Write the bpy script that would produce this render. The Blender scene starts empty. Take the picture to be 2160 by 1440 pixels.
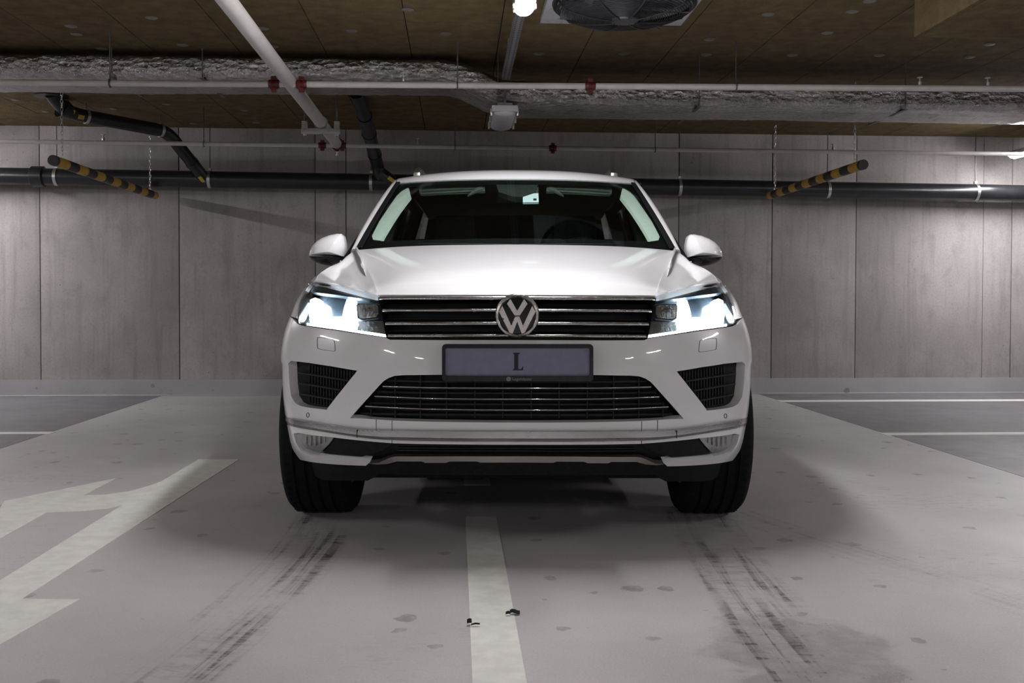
import bpy, bmesh, math, random
import numpy as np
from mathutils import Vector, Matrix, noise
from mathutils.geometry import delaunay_2d_cdt
random.seed(7)
SC = bpy.context.scene
COL = SC.collection
R = math.radians

# ------------------------------------------------------------------ camera
F = 2100.0                       # focal length in pixels of a 2160 px wide frame (35 mm)
YAW, PITCH, ROLL = R(3.2), R(1.2), R(0.12)
CAM = Vector((0, 0, 0.92))
AXIS_PY = 632 + F * math.tan(PITCH)
cd = bpy.data.cameras.new('camera')
cd.sensor_width = 36.0
cd.lens = 36.0 * F / 2160
cd.shift_y = -(720 - AXIS_PY) / 2160
cd.clip_start = 0.05
cam = bpy.data.objects.new('camera', cd)
COL.objects.link(cam)
CROT = Matrix.Rotation(-YAW, 3, 'Z') @ Matrix.Rotation(R(90) - PITCH, 3, 'X') @ Matrix.Rotation(ROLL, 3, 'Z')
cam.matrix_world = Matrix.Translation(CAM) @ CROT.to_4x4()
SC.camera = cam

# ------------------------------------------------------------------ world and exposure
w = bpy.data.worlds.new('garage_air')
SC.world = w
w.use_nodes = True
w.node_tree.nodes['Background'].inputs[0].default_value = (0.003, 0.003, 0.003, 1)
SC.view_settings.view_transform = 'Standard'
SC.view_settings.look = 'None'
SC.view_settings.exposure = 0.15
SC.view_settings.gamma = 1.0
SC.view_settings.use_curve_mapping = False
SC.cycles.use_denoising = True
SC.cycles.max_bounces = 7
SC.cycles.use_adaptive_sampling = True
SC.cycles.adaptive_threshold = 0.02
SC.cycles.transparent_max_bounces = 16
SC.cycles.caustics_reflective = False
SC.cycles.caustics_refractive = False
SC.cycles.sample_clamp_indirect = 6.0

LAMP = 128.0          # emission of a lit tube diffuser
HEADLIGHT = 30.0

# ------------------------------------------------------------------ pixel helpers
CRI = CROT.transposed()
def ray(px, py):
    return CROT @ Vector(((px - 1080) / F, (AXIS_PY - py) / F, -1.0))
def U(px, py, y=None, z=None, x=None):
    """point of the room seen at a pixel on a plane of the room"""
    d = ray(px, py)
    if y is not None: t = (y - CAM.y) / d.y
    elif z is not None: t = (z - CAM.z) / d.z
    else: t = (x - CAM.x) / d.x
    return CAM + d * t
# the car stands facing the camera: local x to the right, y to its rear, z up; y = 0 at the number plate
CAR_ROT = Matrix.Rotation(-YAW, 3, 'Z')
CAR_LOC = CAR_ROT @ Vector((0.0185, 3.535, 0))
CAR_RI = CAR_ROT.transposed()
CCAM = CAR_RI @ (CAM - CAR_LOC)
def cray(px, py): return CAR_RI @ ray(px, py)
def PX(px, py, y):
    d = cray(px, py)
    return CCAM + d * ((y - CCAM.y) / d.y)
def proj(p):
    q = CRI @ (CAR_ROT @ Vector(p) + CAR_LOC - CAM)
    return 1080 + F * q.x / -q.z, AXIS_PY - F * q.y / -q.z

# ------------------------------------------------------------------ materials
MATS = {}
def nodes_of(name):
    m = bpy.data.materials.new(name)
    m.use_nodes = True
    nt = m.node_tree
    nt.nodes.clear()
    out = nt.nodes.new('ShaderNodeOutputMaterial')
    return m, nt, out
class NB:
    """small node builder"""
    def __init__(s, nt): s.nt = nt
    def n(s, t, **kw):
        o = s.nt.nodes.new(t)
        for k, v in kw.items():
            if k.startswith('i_'):
                o.inputs[k[2:].replace('_', ' ')].default_value = v
            else: setattr(o, k, v)
        return o
    def l(s, a, b): s.nt.links.new(a, b)
    def math(s, op, a, b=None, c=None, clamp=False):
        o = s.nt.nodes.new('ShaderNodeMath'); o.operation = op; o.use_clamp = clamp
        for i, v in enumerate((a, b, c)):
            if v is None: continue
            if isinstance(v, (int, float)): o.inputs[i].default_value = v
            else: s.l(v, o.inputs[i])
        return o.outputs[0]
    def sstep(s, v, a, b, lo=0.0, hi=1.0):
        o = s.nt.nodes.new('ShaderNodeMapRange'); o.interpolation_type = 'SMOOTHSTEP'
        s.l(v, o.inputs[0])
        o.inputs[1].default_value = a; o.inputs[2].default_value = b
        o.inputs[3].default_value = lo; o.inputs[4].default_value = hi
        return o.outputs[0]
    def noise(s, vec, scale, detail=4, rough=0.6, dist=0.0):
        o = s.nt.nodes.new('ShaderNodeTexNoise')
        o.inputs['Scale'].default_value = scale; o.inputs['Detail'].default_value = detail
        o.inputs['Roughness'].default_value = rough; o.inputs['Distortion'].default_value = dist
        if vec is not None: s.l(vec, o.inputs['Vector'])
        return o.outputs[0]
    def scaled(s, vec, sc):
        o = s.nt.nodes.new('ShaderNodeMapping'); o.inputs['Scale'].default_value = sc
        s.l(vec, o.inputs['Vector']); return o.outputs[0]
    def mix(s, f, a, b):
        o = s.nt.nodes.new('ShaderNodeMix'); o.data_type = 'RGBA'
        for sock, v in ((o.inputs[0], f), (o.inputs[6], a), (o.inputs[7], b)):
            if isinstance(v, (int, float)): sock.default_value = v
            elif isinstance(v, tuple): sock.default_value = (*v, 1) if len(v) == 3 else v
            else: s.l(v, sock)
        return o.outputs[2]
    def pos(s): return s.nt.nodes.new('ShaderNodeNewGeometry').outputs['Position']
    def obj(s): return s.nt.nodes.new('ShaderNodeTexCoord').outputs['Object']
def pm(name, col, rough=0.5, metal=0.0, spec=0.5, coat=0.0, emis=0.0, ecol=None, var=None, bump=None, rvar=None, local=True):
    """principled material with optional procedural colour variation (scale, amount), relief (scale, strength, stretch)"""
    m, nt, out = nodes_of(name)
    b = NB(nt)
    p = b.n('ShaderNodeBsdfPrincipled')
    p.inputs['Base Color'].default_value = (*col, 1)
    p.inputs['Roughness'].default_value = rough
    p.inputs['Metallic'].default_value = metal
    p.inputs['Specular IOR Level'].default_value = spec
    p.inputs['Coat Weight'].default_value = coat
    p.inputs['Coat Roughness'].default_value = 0.03
    vec = b.obj() if local else b.pos()
    if emis:
        p.inputs['Emission Color'].default_value = (*(ecol or col), 1)
        p.inputs['Emission Strength'].default_value = emis
    if var:
        f = b.noise(vec, var[0], 5)
        k = var[1]
        c = b.mix(b.sstep(f, 0.3, 0.7), tuple(x * (1 - k) for x in col), tuple(min(1, x * (1 + k)) for x in col))
        b.l(c, p.inputs['Base Color'])
    if rvar:
        f = b.noise(vec, rvar[0], 4)
        b.l(b.sstep(f, 0.3, 0.7, max(0.0, rough - rvar[1]), rough + rvar[1]), p.inputs['Roughness'])
    if bump:
        bn = b.n('ShaderNodeBump'); bn.inputs['Strength'].default_value = bump[1]; bn.inputs['Distance'].default_value = 0.01
        v2 = b.scaled(vec, bump[2]) if len(bump) > 2 else vec
        b.l(b.noise(v2, bump[0], 5), bn.inputs['Height']); b.l(bn.outputs[0], p.inputs['Normal'])
    b.l(p.outputs[0], out.inputs[0])
    MATS[name] = m
    return m
def glass_mat(name, tint, fac=0.06, rough=0.0, edge=0.9):
    m, nt, out = nodes_of(name); b = NB(nt)
    t = b.n('ShaderNodeBsdfTransparent'); t.inputs[0].default_value = (*tint, 1)
    g = b.n('ShaderNodeBsdfGlossy'); g.inputs['Roughness'].default_value = rough
    lw = b.n('ShaderNodeLayerWeight'); lw.inputs[0].default_value = 0.5
    mx = b.n('ShaderNodeMixShader')
    b.l(b.math('MULTIPLY_ADD', b.math('POWER', lw.outputs['Facing'], 5.0), edge, fac, clamp=True), mx.inputs[0])
    b.l(t.outputs[0], mx.inputs[1]); b.l(g.outputs[0], mx.inputs[2]); b.l(mx.outputs[0], out.inputs[0])
    MATS[name] = m
    return m

pm('paint_white', (0.86, 0.868, 0.885), 0.30, spec=0.5, coat=1.0, var=(3.0, 0.012))
pm('chrome', (0.72, 0.70, 0.67), 0.12, metal=1.0, bump=(160, 0.10), rvar=(30, 0.06))
pm('chrome_smooth', (0.78, 0.77, 0.76), 0.07, metal=1.0, rvar=(20, 0.03))
pm('chrome_band', (0.56, 0.55, 0.56), 0.22, metal=1.0, bump=(140, 0.12), rvar=(18, 0.08))
pm('emblem_chrome', (0.74, 0.73, 0.70), 0.28, metal=1.0, rvar=(20, 0.05))
pm('silver_trim', (0.52, 0.50, 0.48), 0.33, metal=1.0, bump=(120, 0.08))
pm('black_gloss', (0.008, 0.009, 0.011), 0.12, var=(20, 0.2))
pm('black_plastic', (0.010, 0.011, 0.012), 0.55, spec=0.2, var=(40, 0.3), bump=(300, 0.05))
pm('grey_plastic', (0.022, 0.024, 0.026), 0.5, spec=0.3, var=(40, 0.2))
pm('black_void', (0.004, 0.004, 0.005), 0.8, var=(10, 0.2))
pm('seam', (0.03, 0.03, 0.035), 0.7, var=(10, 0.1))
pm('rubber', (0.009, 0.009, 0.010), 0.8, spec=0.15, var=(30, 0.25), bump=(150, 0.2))
pm('alloy', (0.28, 0.28, 0.29), 0.35, metal=0.9, var=(20, 0.1))
pm('plate_panel', (0.22, 0.22, 0.325), 0.45, var=(25, 0.06))
pm('plate_frame', (0.012, 0.013, 0.02), 0.22, var=(25, 0.2))
pm('plate_ink', (0.010, 0.010, 0.016), 0.5, var=(25, 0.1))
pm('plate_print', (0.25, 0.25, 0.28), 0.5, var=(25, 0.1))
pm('trim_light', (0.80, 0.83, 0.79), 0.85, spec=0.2, var=(60, 0.05), bump=(120, 0.06))
pm('visor_fabric', (0.095, 0.11, 0.095), 0.9, spec=0.1, var=(60, 0.06))
pm('trim_grey', (0.10, 0.11, 0.10), 0.85, spec=0.2, var=(60, 0.06))
pm('headliner', (0.42, 0.44, 0.40), 0.9, spec=0.1, var=(60, 0.05))
pm('interior_dark', (0.032, 0.036, 0.035), 0.6, spec=0.3, var=(30, 0.2))
pm('interior_teal', (0.045, 0.085, 0.08), 0.8, spec=0.2, var=(20, 0.15))
pm('interior_grey', (0.06, 0.065, 0.065), 0.5, var=(30, 0.15))
pm('tag_white', (0.75, 0.85, 0.92), 0.5, var=(20, 0.03))
pm('lamp_housing', (0.05, 0.07, 0.09), 0.25, var=(20, 0.2))
pm('reflector', (0.55, 0.58, 0.60), 0.12, metal=1.0, bump=(60, 0.3))
pm('light_guide', (0.9, 0.95, 1.0), 0.4, emis=HEADLIGHT, ecol=(0.80, 0.92, 1.0), var=(10, 0.02))
pm('main_beam', (0.9, 0.95, 1.0), 0.4, emis=HEADLIGHT * 0.8, ecol=(0.85, 0.94, 1.0), var=(10, 0.02))
pm('fog_reflector', (0.40, 0.39, 0.38), 0.22, metal=0.9, bump=(45, 0.7, (1.0, 1.0, 0.25)))
pm('indicator_lens', (0.75, 0.72, 0.70), 0.15, var=(30, 0.1))
glass_mat('windscreen_glass', (0.83, 0.89, 0.86), 0.025, edge=0.45)
glass_mat('tinted_glass', (0.10, 0.11, 0.11), 0.05)
glass_mat('lens_glass', (0.95, 0.965, 0.975), 0.04)
pm('pipe_white', (0.62, 0.60, 0.58), 0.38, var=(8, 0.06))
pm('pipe_black', (0.018, 0.019, 0.022), 0.30, var=(12, 0.2))
pm('coupling_red', (0.10, 0.012, 0.012), 0.4, var=(20, 0.2))
pm('zinc', (0.55, 0.55, 0.55), 0.35, metal=0.9, var=(40, 0.15))
pm('zinc_dark', (0.12, 0.12, 0.12), 0.5, metal=0.6, var=(40, 0.2))
pm('strut_grey', (0.48, 0.48, 0.47), 0.45, metal=0.3, var=(30, 0.1))
pm('yellow_label', (0.55, 0.42, 0.03), 0.5, var=(40, 0.1))
pm('grey_label', (0.35, 0.35, 0.33), 0.5, var=(40, 0.1))
pm('bar_yellow', (0.42, 0.25, 0.03), 0.5, var=(15, 0.12))
pm('bar_black', (0.02, 0.02, 0.02), 0.5, var=(15, 0.2))
pm('lamp_body', (0.45, 0.45, 0.46), 0.5, var=(15, 0.05))
pm('lamp_off', (0.55, 0.56, 0.58), 0.35, var=(15, 0.06))
pm('lamp_on', (1, 1, 1), 0.4, emis=LAMP, ecol=(1.0, 0.968, 0.99), var=(5, 0.01))
pm('fan_plate', (0.66, 0.67, 0.72), 0.45, metal=0.35, var=(6, 0.08))
pm('fan_black', (0.015, 0.016, 0.018), 0.4, var=(20, 0.2))
pm('fan_blade', (0.10, 0.10, 0.11), 0.35, metal=0.5, var=(20, 0.2))
pm('leaf_dry', (0.02, 0.016, 0.02), 0.8, var=(90, 0.3))
pm('disc_grey', (0.22, 0.21, 0.20), 0.5, metal=0.3, var=(60, 0.15))
pm('board_brown', (0.155, 0.115, 0.062), 0.95, spec=0.1, bump=(70, 0.5, (1, 0.45, 1)), var=(9, 0.18), local=False)
pm('recess_dark', (0.12, 0.11, 0.10), 0.95, spec=0.1, var=(5, 0.2))
pm('paint_line', (0.80, 0.80, 0.76), 0.5, var=(14, 0.07), rvar=(8, 0.1), bump=(220, 0.08), local=False)

def foil_material():
    m, nt, out = nodes_of('foil'); b = NB(nt)
    p = b.n('ShaderNodeBsdfPrincipled')
    p.inputs['Metallic'].default_value = 1.0
    vec = b.pos()
    c = b.mix(b.sstep(b.noise(vec, 3.0, 3), 0.3, 0.7), (0.46, 0.45, 0.445), (0.60, 0.585, 0.58))
    b.l(c, p.inputs['Base Color'])
    b.l(b.sstep(b.noise(vec, 6.0, 4), 0.3, 0.7, 0.10, 0.26), p.inputs['Roughness'])
    v = b.n('ShaderNodeTexVoronoi'); v.feature = 'F1'; v.inputs['Scale'].default_value = 22.0
    b.l(b.scaled(vec, (0.8, 1.4, 1.6)), v.inputs['Vector'])
    h = b.math('ADD', v.outputs['Distance'], b.noise(vec, 40.0, 4, 0.65, 1.2))
    bn = b.n('ShaderNodeBump'); bn.inputs['Strength'].default_value = 0.85; bn.inputs['Distance'].default_value = 0.016
    b.l(h, bn.inputs['Height']); b.l(bn.outputs[0], p.inputs['Normal'])
    b.l(p.outputs[0], out.inputs[0]); MATS['foil'] = m
foil_material()

def concrete_material():
    m, nt, out = nodes_of('concrete'); b = NB(nt)
    p = b.n('ShaderNodeBsdfPrincipled'); vec = b.pos()
    big = b.noise(vec, 0.9, 4, 0.6)
    streak = b.noise(b.scaled(vec, (9.0, 1.0, 0.55)), 1.6, 5, 0.65)
    fine = b.noise(vec, 55.0, 4, 0.7)
    c = b.mix(b.sstep(big, 0.3, 0.7), (0.36, 0.34, 0.328), (0.50, 0.472, 0.46))
    c = b.mix(b.sstep(streak, 0.48, 0.72, 0, 0.42), c, (0.24, 0.23, 0.22))
    c = b.mix(b.sstep(fine, 0.45, 0.75, 0, 0.35), c, (0.20, 0.19, 0.18))
    blot = b.noise(b.scaled(vec, (1.6, 1, 0.9)), 3.2, 6, 0.7, 0.5)
    c = b.mix(b.sstep(blot, 0.5, 0.72, 0, 0.45), c, (0.25, 0.245, 0.225))
    pores = b.n('ShaderNodeTexVoronoi'); pores.inputs['Scale'].default_value = 13.0; b.l(vec, pores.inputs['Vector'])
    pm_ = b.math('MULTIPLY', b.sstep(pores.outputs['Distance'], 0.10, 0.05), b.sstep(b.noise(vec, 2.3, 3), 0.5, 0.62))
    c = b.mix(b.math('MULTIPLY', pm_, 0.6), c, (0.10, 0.095, 0.09))
    b.l(c, p.inputs['Base Color']); p.inputs['Roughness'].default_value = 0.85
    p.inputs['Specular IOR Level'].default_value = 0.25
    bn = b.n('ShaderNodeBump'); bn.inputs['Strength'].default_value = 0.25; bn.inputs['Distance'].default_value = 0.006
    b.l(b.math('ADD', streak, fine), bn.inputs['Height']); b.l(bn.outputs[0], p.inputs['Normal'])
    b.l(p.outputs[0], out.inputs[0]); MATS['concrete'] = m
concrete_material()

def circle3(p, q, r):
    ax, ay, bx, by, cx, cy = p[0], p[1], q[0], q[1], r[0], r[1]
    d = 2 * (ax * (by - cy) + bx * (cy - ay) + cx * (ay - by))
    ux = ((ax * ax + ay * ay) * (by - cy) + (bx * bx + by * by) * (cy - ay) + (cx * cx + cy * cy) * (ay - by)) / d
    uy = ((ax * ax + ay * ay) * (cx - bx) + (bx * bx + by * by) * (ax - cx) + (cx * cx + cy * cy) * (bx - ax)) / d
    return ux, uy, math.hypot(ax - ux, ay - uy)
TRACKS = []
for pts, half, k, ylim in (
        (((690, 1088), (565, 1245), (330, 1438)), 0.13, 1.25, 4.35),
        (((1475, 1090), (1590, 1255), (1745, 1438)), 0.14, 1.5, 4.35),
        (((1540, 1080), (1800, 1165), (2110, 1262)), 0.10, 0.7, 4.3)):
    TRACKS.append((*circle3(*[U(x, y, z=0) for x, y in pts]), half, k, ylim))
PUDDLE = U(1690, 1370, z=0)

def floor_material(name, ca, cb, marks=True):
    m, nt, out = nodes_of(name); b = NB(nt)
    p = b.n('ShaderNodeBsdfPrincipled'); vec = b.pos()
    c = b.mix(b.sstep(b.noise(vec, 0.8, 4), 0.3, 0.7), ca, cb)
    spk = b.noise(vec, 130.0, 3, 0.7)
    c = b.mix(b.sstep(spk, 0.4, 0.75, 0, 0.22), c, tuple(x * 0.55 for x in ca))
    dirt = None
    sep = b.n('ShaderNodeSeparateXYZ'); b.l(vec, sep.inputs[0]); X, Y = sep.outputs[0], sep.outputs[1]
    # scattered drip stains
    v = b.n('ShaderNodeTexVoronoi'); v.inputs['Scale'].default_value = 8.5; v.inputs['Randomness'].default_value = 1.0
    wob = b.n('ShaderNodeVectorMath'); wob.operation = 'MULTIPLY_ADD'
    nz = b.n('ShaderNodeTexNoise'); nz.inputs['Scale'].default_value = 20; b.l(vec, nz.inputs['Vector'])
    b.l(nz.outputs['Color'], wob.inputs[0]); wob.inputs[1].default_value = (0.05, 0.05, 0); b.l(vec, wob.inputs[2])
    b.l(wob.outputs[0], v.inputs['Vector'])
    csep = b.n('ShaderNodeSeparateColor'); b.l(v.outputs['Color'], csep.inputs[0])
    rad = b.math('MULTIPLY', b.math('POWER', csep.outputs[0], 2.0), 0.30)
    spot = b.math('MULTIPLY', b.sstep(b.math('SUBTRACT', v.outputs['Distance'], rad), 0.02, -0.02), b.sstep(csep.outputs[1], 0.2, 0.4))
    spot = b.math('MULTIPLY', spot, b.sstep(b.noise(vec, 30, 3), 0.25, 0.6, 0.35, 1.0))
    dirt = b.math('MULTIPLY', spot, 0.45)
    # smeared grime in patches
    g = b.math('MULTIPLY', b.sstep(b.noise(vec, 0.7, 3), 0.5, 0.7), b.sstep(b.noise(b.scaled(vec, (0.6, 1.6, 1)), 22, 5, 0.7), 0.52, 0.66))
    dirt = b.math('MAXIMUM', dirt, b.math('MULTIPLY', g, 0.35))
    wet = None
    if marks:
        for cx, cy, r, half, k, ylim in TRACKS:
            dx, dy = b.math('SUBTRACT', X, cx), b.math('SUBTRACT', Y, cy)
            dist = b.math('SQRT', b.math('ADD', b.math('MULTIPLY', dx, dx), b.math('MULTIPLY', dy, dy)))
            off = b.math('SUBTRACT', dist, r)
            ang = b.math('MULTIPLY', b.math('ARCTAN2', dy, dx), r)
            co = b.n('ShaderNodeCombineXYZ'); b.l(off, co.inputs[0]); b.l(ang, co.inputs[1])
            edge = b.sstep(b.math('ABSOLUTE', off), half * 1.15, half * 0.85)
            ribs = b.sstep(b.noise(b.scaled(co.outputs[0], (30, 1.0, 1)), 1.0, 4, 0.65, 0.35), 0.44, 0.62)
            lugs = b.sstep(b.noise(b.scaled(co.outputs[0], (9, 30, 1)), 1.0, 4, 0.7, 0.8), 0.42, 0.62)
            patch = b.sstep(b.noise(b.scaled(co.outputs[0], (4.5, 1.5, 1)), 1.0, 4, 0.65, 0.4), 0.38, 0.62, 0.10, 1.0)
            t = b.math('MULTIPLY', b.math('MULTIPLY', edge, b.math('MAXIMUM', b.math('MULTIPLY', ribs, 0.45), b.math('MULTIPLY', b.math('MAXIMUM', ribs, 0.25), lugs))), patch)
            t = b.math('MULTIPLY', t, b.sstep(Y, ylim + 0.1, ylim - 0.2))
            dirt = b.math('MAXIMUM', dirt, b.math('MULTIPLY', t, 0.95 * k))
        # thin wet patch
        dx, dy = b.math('SUBTRACT', X, PUDDLE.x), b.math('SUBTRACT', Y, PUDDLE.y)
        rr = b.math('SQRT', b.math('ADD', b.math('MULTIPLY', dx, dx), b.math('MULTIPLY', b.math('MULTIPLY', dy, dy), 0.55)))
        wet = b.sstep(b.math('SUBTRACT', rr, b.math('MULTIPLY', b.noise(vec, 4.0, 6, 0.75), 0.50)), 0.02, -0.06)
        dirt = b.math('MAXIMUM', dirt, b.math('MULTIPLY', b.math('MULTIPLY', wet, b.sstep(b.noise(vec, 9.0, 4, 0.7), 0.3, 0.65, 0.25, 1.0)), 0.34))
    dirt = b.math('MINIMUM', dirt, 0.85)
    c = b.mix(dirt, c, (0.075, 0.065, 0.055))
    b.l(c, p.inputs['Base Color'])
    rough = b.sstep(b.noise(vec, 3.0, 4), 0.3, 0.7, 0.36, 0.50)
    if wet is not None:
        rough = b.math('SUBTRACT', rough, b.math('MULTIPLY', wet, 0.14))
    b.l(rough, p.inputs['Roughness']); p.inputs['Specular IOR Level'].default_value = 0.5
    bn = b.n('ShaderNodeBump'); bn.inputs['Strength'].default_value = 0.28; bn.inputs['Distance'].default_value = 0.004
    b.l(b.noise(vec, 140, 3, 0.7), bn.inputs['Height']); b.l(bn.outputs[0], p.inputs['Normal'])
    b.l(p.outputs[0], out.inputs[0]); MATS[name] = m
floor_material('floor_light', (0.525, 0.505, 0.505), (0.61, 0.59, 0.59))
floor_material('floor_dark', (0.19, 0.18, 0.195), (0.24, 0.23, 0.245), False)
floor_material('skirt_paint', (0.38, 0.375, 0.385), (0.46, 0.455, 0.465), False)

def rail_material():
    m, nt, out = nodes_of('perforated_zinc'); b = NB(nt)
    p = b.n('ShaderNodeBsdfPrincipled'); p.inputs['Metallic'].default_value = 0.7; p.inputs['Roughness'].default_value = 0.4
    sep = b.n('ShaderNodeSeparateXYZ'); b.l(b.obj(), sep.inputs[0])
    fy = b.math('ABSOLUTE', b.math('SUBTRACT', b.math('FRACT', b.math('MULTIPLY', sep.outputs[1], 28.0)), 0.5))
    fx = b.math('ABSOLUTE', b.math('SUBTRACT', b.math('ABSOLUTE', sep.outputs[0]), 0.013))
    hole = b.math('MULTIPLY', b.sstep(fy, 0.28, 0.2), b.sstep(fx, 0.006, 0.004))
    b.l(b.mix(hole, (0.30, 0.30, 0.31), (0.02, 0.02, 0.02)), p.inputs['Base Color'])
    b.l(p.outputs[0], out.inputs[0]); MATS['perforated_zinc'] = m
rail_material()

# ------------------------------------------------------------------ mesh helpers
def tag(o, label=None, cat=None, group=None, kind=None):
    for k, v in (('label', label), ('category', cat), ('group', group), ('kind', kind)):
        if v: o[k] = v
    return o
def link(name, me, mat=None, parent=None):
    if mat: me.materials.append(MATS[mat])
    o = bpy.data.objects.new(name, me); COL.objects.link(o)
    if parent is not None: o.parent = parent
    return o
def empty(name, loc=(0, 0, 0), rot=None):
    o = bpy.data.objects.new(name, None); COL.objects.link(o); o.location = loc; o.empty_display_size = 0.1
    if rot is not None: o.rotation_euler = rot
    return o
class MB:
    """collects shapes into one mesh"""
    def __init__(s): s.v = []; s.f = []; s.flat = set()
    def add(s, vs, fs, flat=False):
        n = len(s.v); s.v += [tuple(v) for v in vs]
        for f in fs:
            if flat: s.flat.add(len(s.f))
            s.f.append(tuple(i + n for i in f))
        return s
    def box(s, lo, hi, M=None):
        (a, b, c), (d, e, f) = lo, hi
        vs = [Vector(p) for p in ((a, b, c), (d, b, c), (d, e, c), (a, e, c), (a, b, f), (d, b, f), (d, e, f), (a, e, f))]
        if M is not None: vs = [M @ v for v in vs]
        return s.add(vs, [(0, 3, 2, 1), (4, 5, 6, 7), (0, 1, 5, 4), (1, 2, 6, 5), (2, 3, 7, 6), (3, 0, 4, 7)], True)
    def tube(s, path, r, seg=12, cap=True):
        path = [Vector(p) for p in path]; n = len(path)
        rs = r if isinstance(r, (list, tuple)) else [r] * n
        tang = []
        for i in range(n):
            t = (path[min(i + 1, n - 1)] - path[max(i - 1, 0)])
            tang.append(t.normalized())
        up = Vector((0, 0, 1)) if abs(tang[0].z) < 0.9 else Vector((1, 0, 0))
        nrm = (up - tang[0] * up.dot(tang[0])).normalized()
        vs, fs = [], []
        for i in range(n):
            nrm = (nrm - tang[i] * nrm.dot(tang[i])).normalized()
            bi = tang[i].cross(nrm)
            k = 1.0
            if 0 < i < n - 1:
                c = (path[i + 1] - path[i]).normalized().dot(tang[i]); k = 1.0 / max(0.5, c)
            for j in range(seg):
                a = 2 * math.pi * j / seg
                vs.append(path[i] + (nrm * math.cos(a) + bi * math.sin(a)) * rs[i] * (1 + (k - 1) * 0.5))
        for i in range(n - 1):
            for j in range(seg):
                a, b2 = i * seg + j, i * seg + (j + 1) % seg
                fs.append((a, b2, b2 + seg, a + seg))
        s.add(vs, fs)
        if cap:
            m = len(s.v) - len(vs)
            for base, rev in ((m, False), (m + (n - 1) * seg, True)):
                f = tuple(base + j for j in range(seg))
                s.flat.add(len(s.f)); s.f.append(f if rev else f[::-1])
        return s
    def torus(s, c, R_, r, M=None, segs=32, rs=8):
        vs, fs = [], []
        for i in range(segs):
            a = 2 * math.pi * i / segs
            for j in range(rs):
                t = 2 * math.pi * j / rs
                v = Vector(((R_ + r * math.cos(t)) * math.cos(a), (R_ + r * math.cos(t)) * math.sin(a), r * math.sin(t)))
                if M is not None: v = M @ v
                vs.append(v + Vector(c))
        for i in range(segs):
            for j in range(rs):
                fs.append((i * rs + j, ((i + 1) % segs) * rs + j, ((i + 1) % segs) * rs + (j + 1) % rs, i * rs + (j + 1) % rs))
        return s.add(vs, fs)
    def lathe(s, prof, M=None, seg=32, closed=False):
        """profile of (radius, height) turned about z"""
        vs, fs = [], []
        for (r, h) in prof:
            for j in range(seg):
                a = 2 * math.pi * j / seg
                v = Vector((r * math.cos(a), r * math.sin(a), h))
                vs.append(M @ v if M is not None else v)
        n = len(prof)
        for i in range(n if closed else n - 1):
            for j in range(seg):
                a, b2 = i * seg, ((i + 1) % n) * seg
                fs.append((a + j, a + (j + 1) % seg, b2 + (j + 1) % seg, b2 + j))
        if not closed:
            fs.append(tuple(range(seg))[::-1]); fs.append(tuple((n - 1) * seg + j for j in range(seg)))
        return s.add(vs, fs)
    def prism(s, poly, to3, depth_vec):
        """flat outline extruded along a vector; to3 maps an outline point to 3D"""
        a = [Vector(to3(p)) for p in poly]; d = Vector(depth_vec); n = len(a)
        vs = a + [p + d for p in a]
        fs = [tuple(range(n)), tuple(range(n, 2 * n))[::-1]] + [(i, (i + 1) % n, n + (i + 1) % n, n + i) for i in range(n)]
        return s.add(vs, fs, True)
    def build(s, name, mat, parent=None, smooth=True, bevel=0.0, angle=40):
        me = bpy.data.meshes.new(name); me.from_pydata(s.v, [], s.f)
        bm = bmesh.new(); bm.from_mesh(me)
        bmesh.ops.recalc_face_normals(bm, faces=bm.faces)
        if bevel:
            es = [e for e in bm.edges if len(e.link_faces) == 2 and e.calc_face_angle(0) > R(30)]
            bmesh.ops.bevel(bm, geom=es, offset=bevel, segments=2, affect='EDGES', profile=0.6)
        for f in bm.faces: f.smooth = smooth
        for e in bm.edges:
            e.smooth = not (len(e.link_faces) == 2 and e.calc_face_angle(0) > R(angle))
        bm.to_mesh(me); bm.free()
        return link(name, me, mat, parent)
def boxo(name, lo, hi, mat, parent=None, bevel=0.0):
    return MB().box(lo, hi).build(name, mat, parent, bevel=bevel)
def hermite(xs, ys):
    xs, ys = np.array(xs, float), np.array(ys, float)
    m = np.gradient(ys, xs)
    def f(x):
        x = min(max(x, xs[0]), xs[-1])
        i = min(int(np.searchsorted(xs, x, 'right')) - 1, len(xs) - 2)
        h = xs[i + 1] - xs[i]; t = (x - xs[i]) / h
        return float((2 * t**3 - 3 * t**2 + 1) * ys[i] + (t**3 - 2 * t**2 + t) * h * m[i] + (-2 * t**3 + 3 * t**2) * ys[i + 1] + (t**3 - t**2) * h * m[i + 1])
    return f
def spline(pts, n):
    """Catmull-Rom through points, n samples"""
    P = [Vector(p) for p in pts]; m = len(P)
    out = []
    for k in range(n):
        t = k / (n - 1) * (m - 1); i = min(int(t), m - 2); t -= i
        p0, p1, p2, p3 = P[max(i - 1, 0)], P[i], P[i + 1], P[min(i + 2, m - 1)]
        if i == 0: p0 = p1 * 2 - p2
        if i + 2 > m - 1: p3 = p2 * 2 - p1
        out.append(0.5 * ((2 * p1) + (p2 - p0) * t + (2 * p0 - 5 * p1 + 4 * p2 - p3) * t * t + (3 * p1 - p0 - 3 * p2 + p3) * t**3))
    return out
def resample(loop, res, closed=True):
    out = []; n = len(loop)
    for i in range(n if closed else n - 1):
        a, b2 = loop[i], loop[(i + 1) % n]
        k = max(1, int(math.ceil(math.hypot(b2[0] - a[0], b2[1] - a[1]) / res)))
        for j in range(k):
            out.append((a[0] + (b2[0] - a[0]) * j / k, a[1] + (b2[1] - a[1]) * j / k))
    if not closed: out.append(tuple(loop[-1]))
    return out
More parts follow.
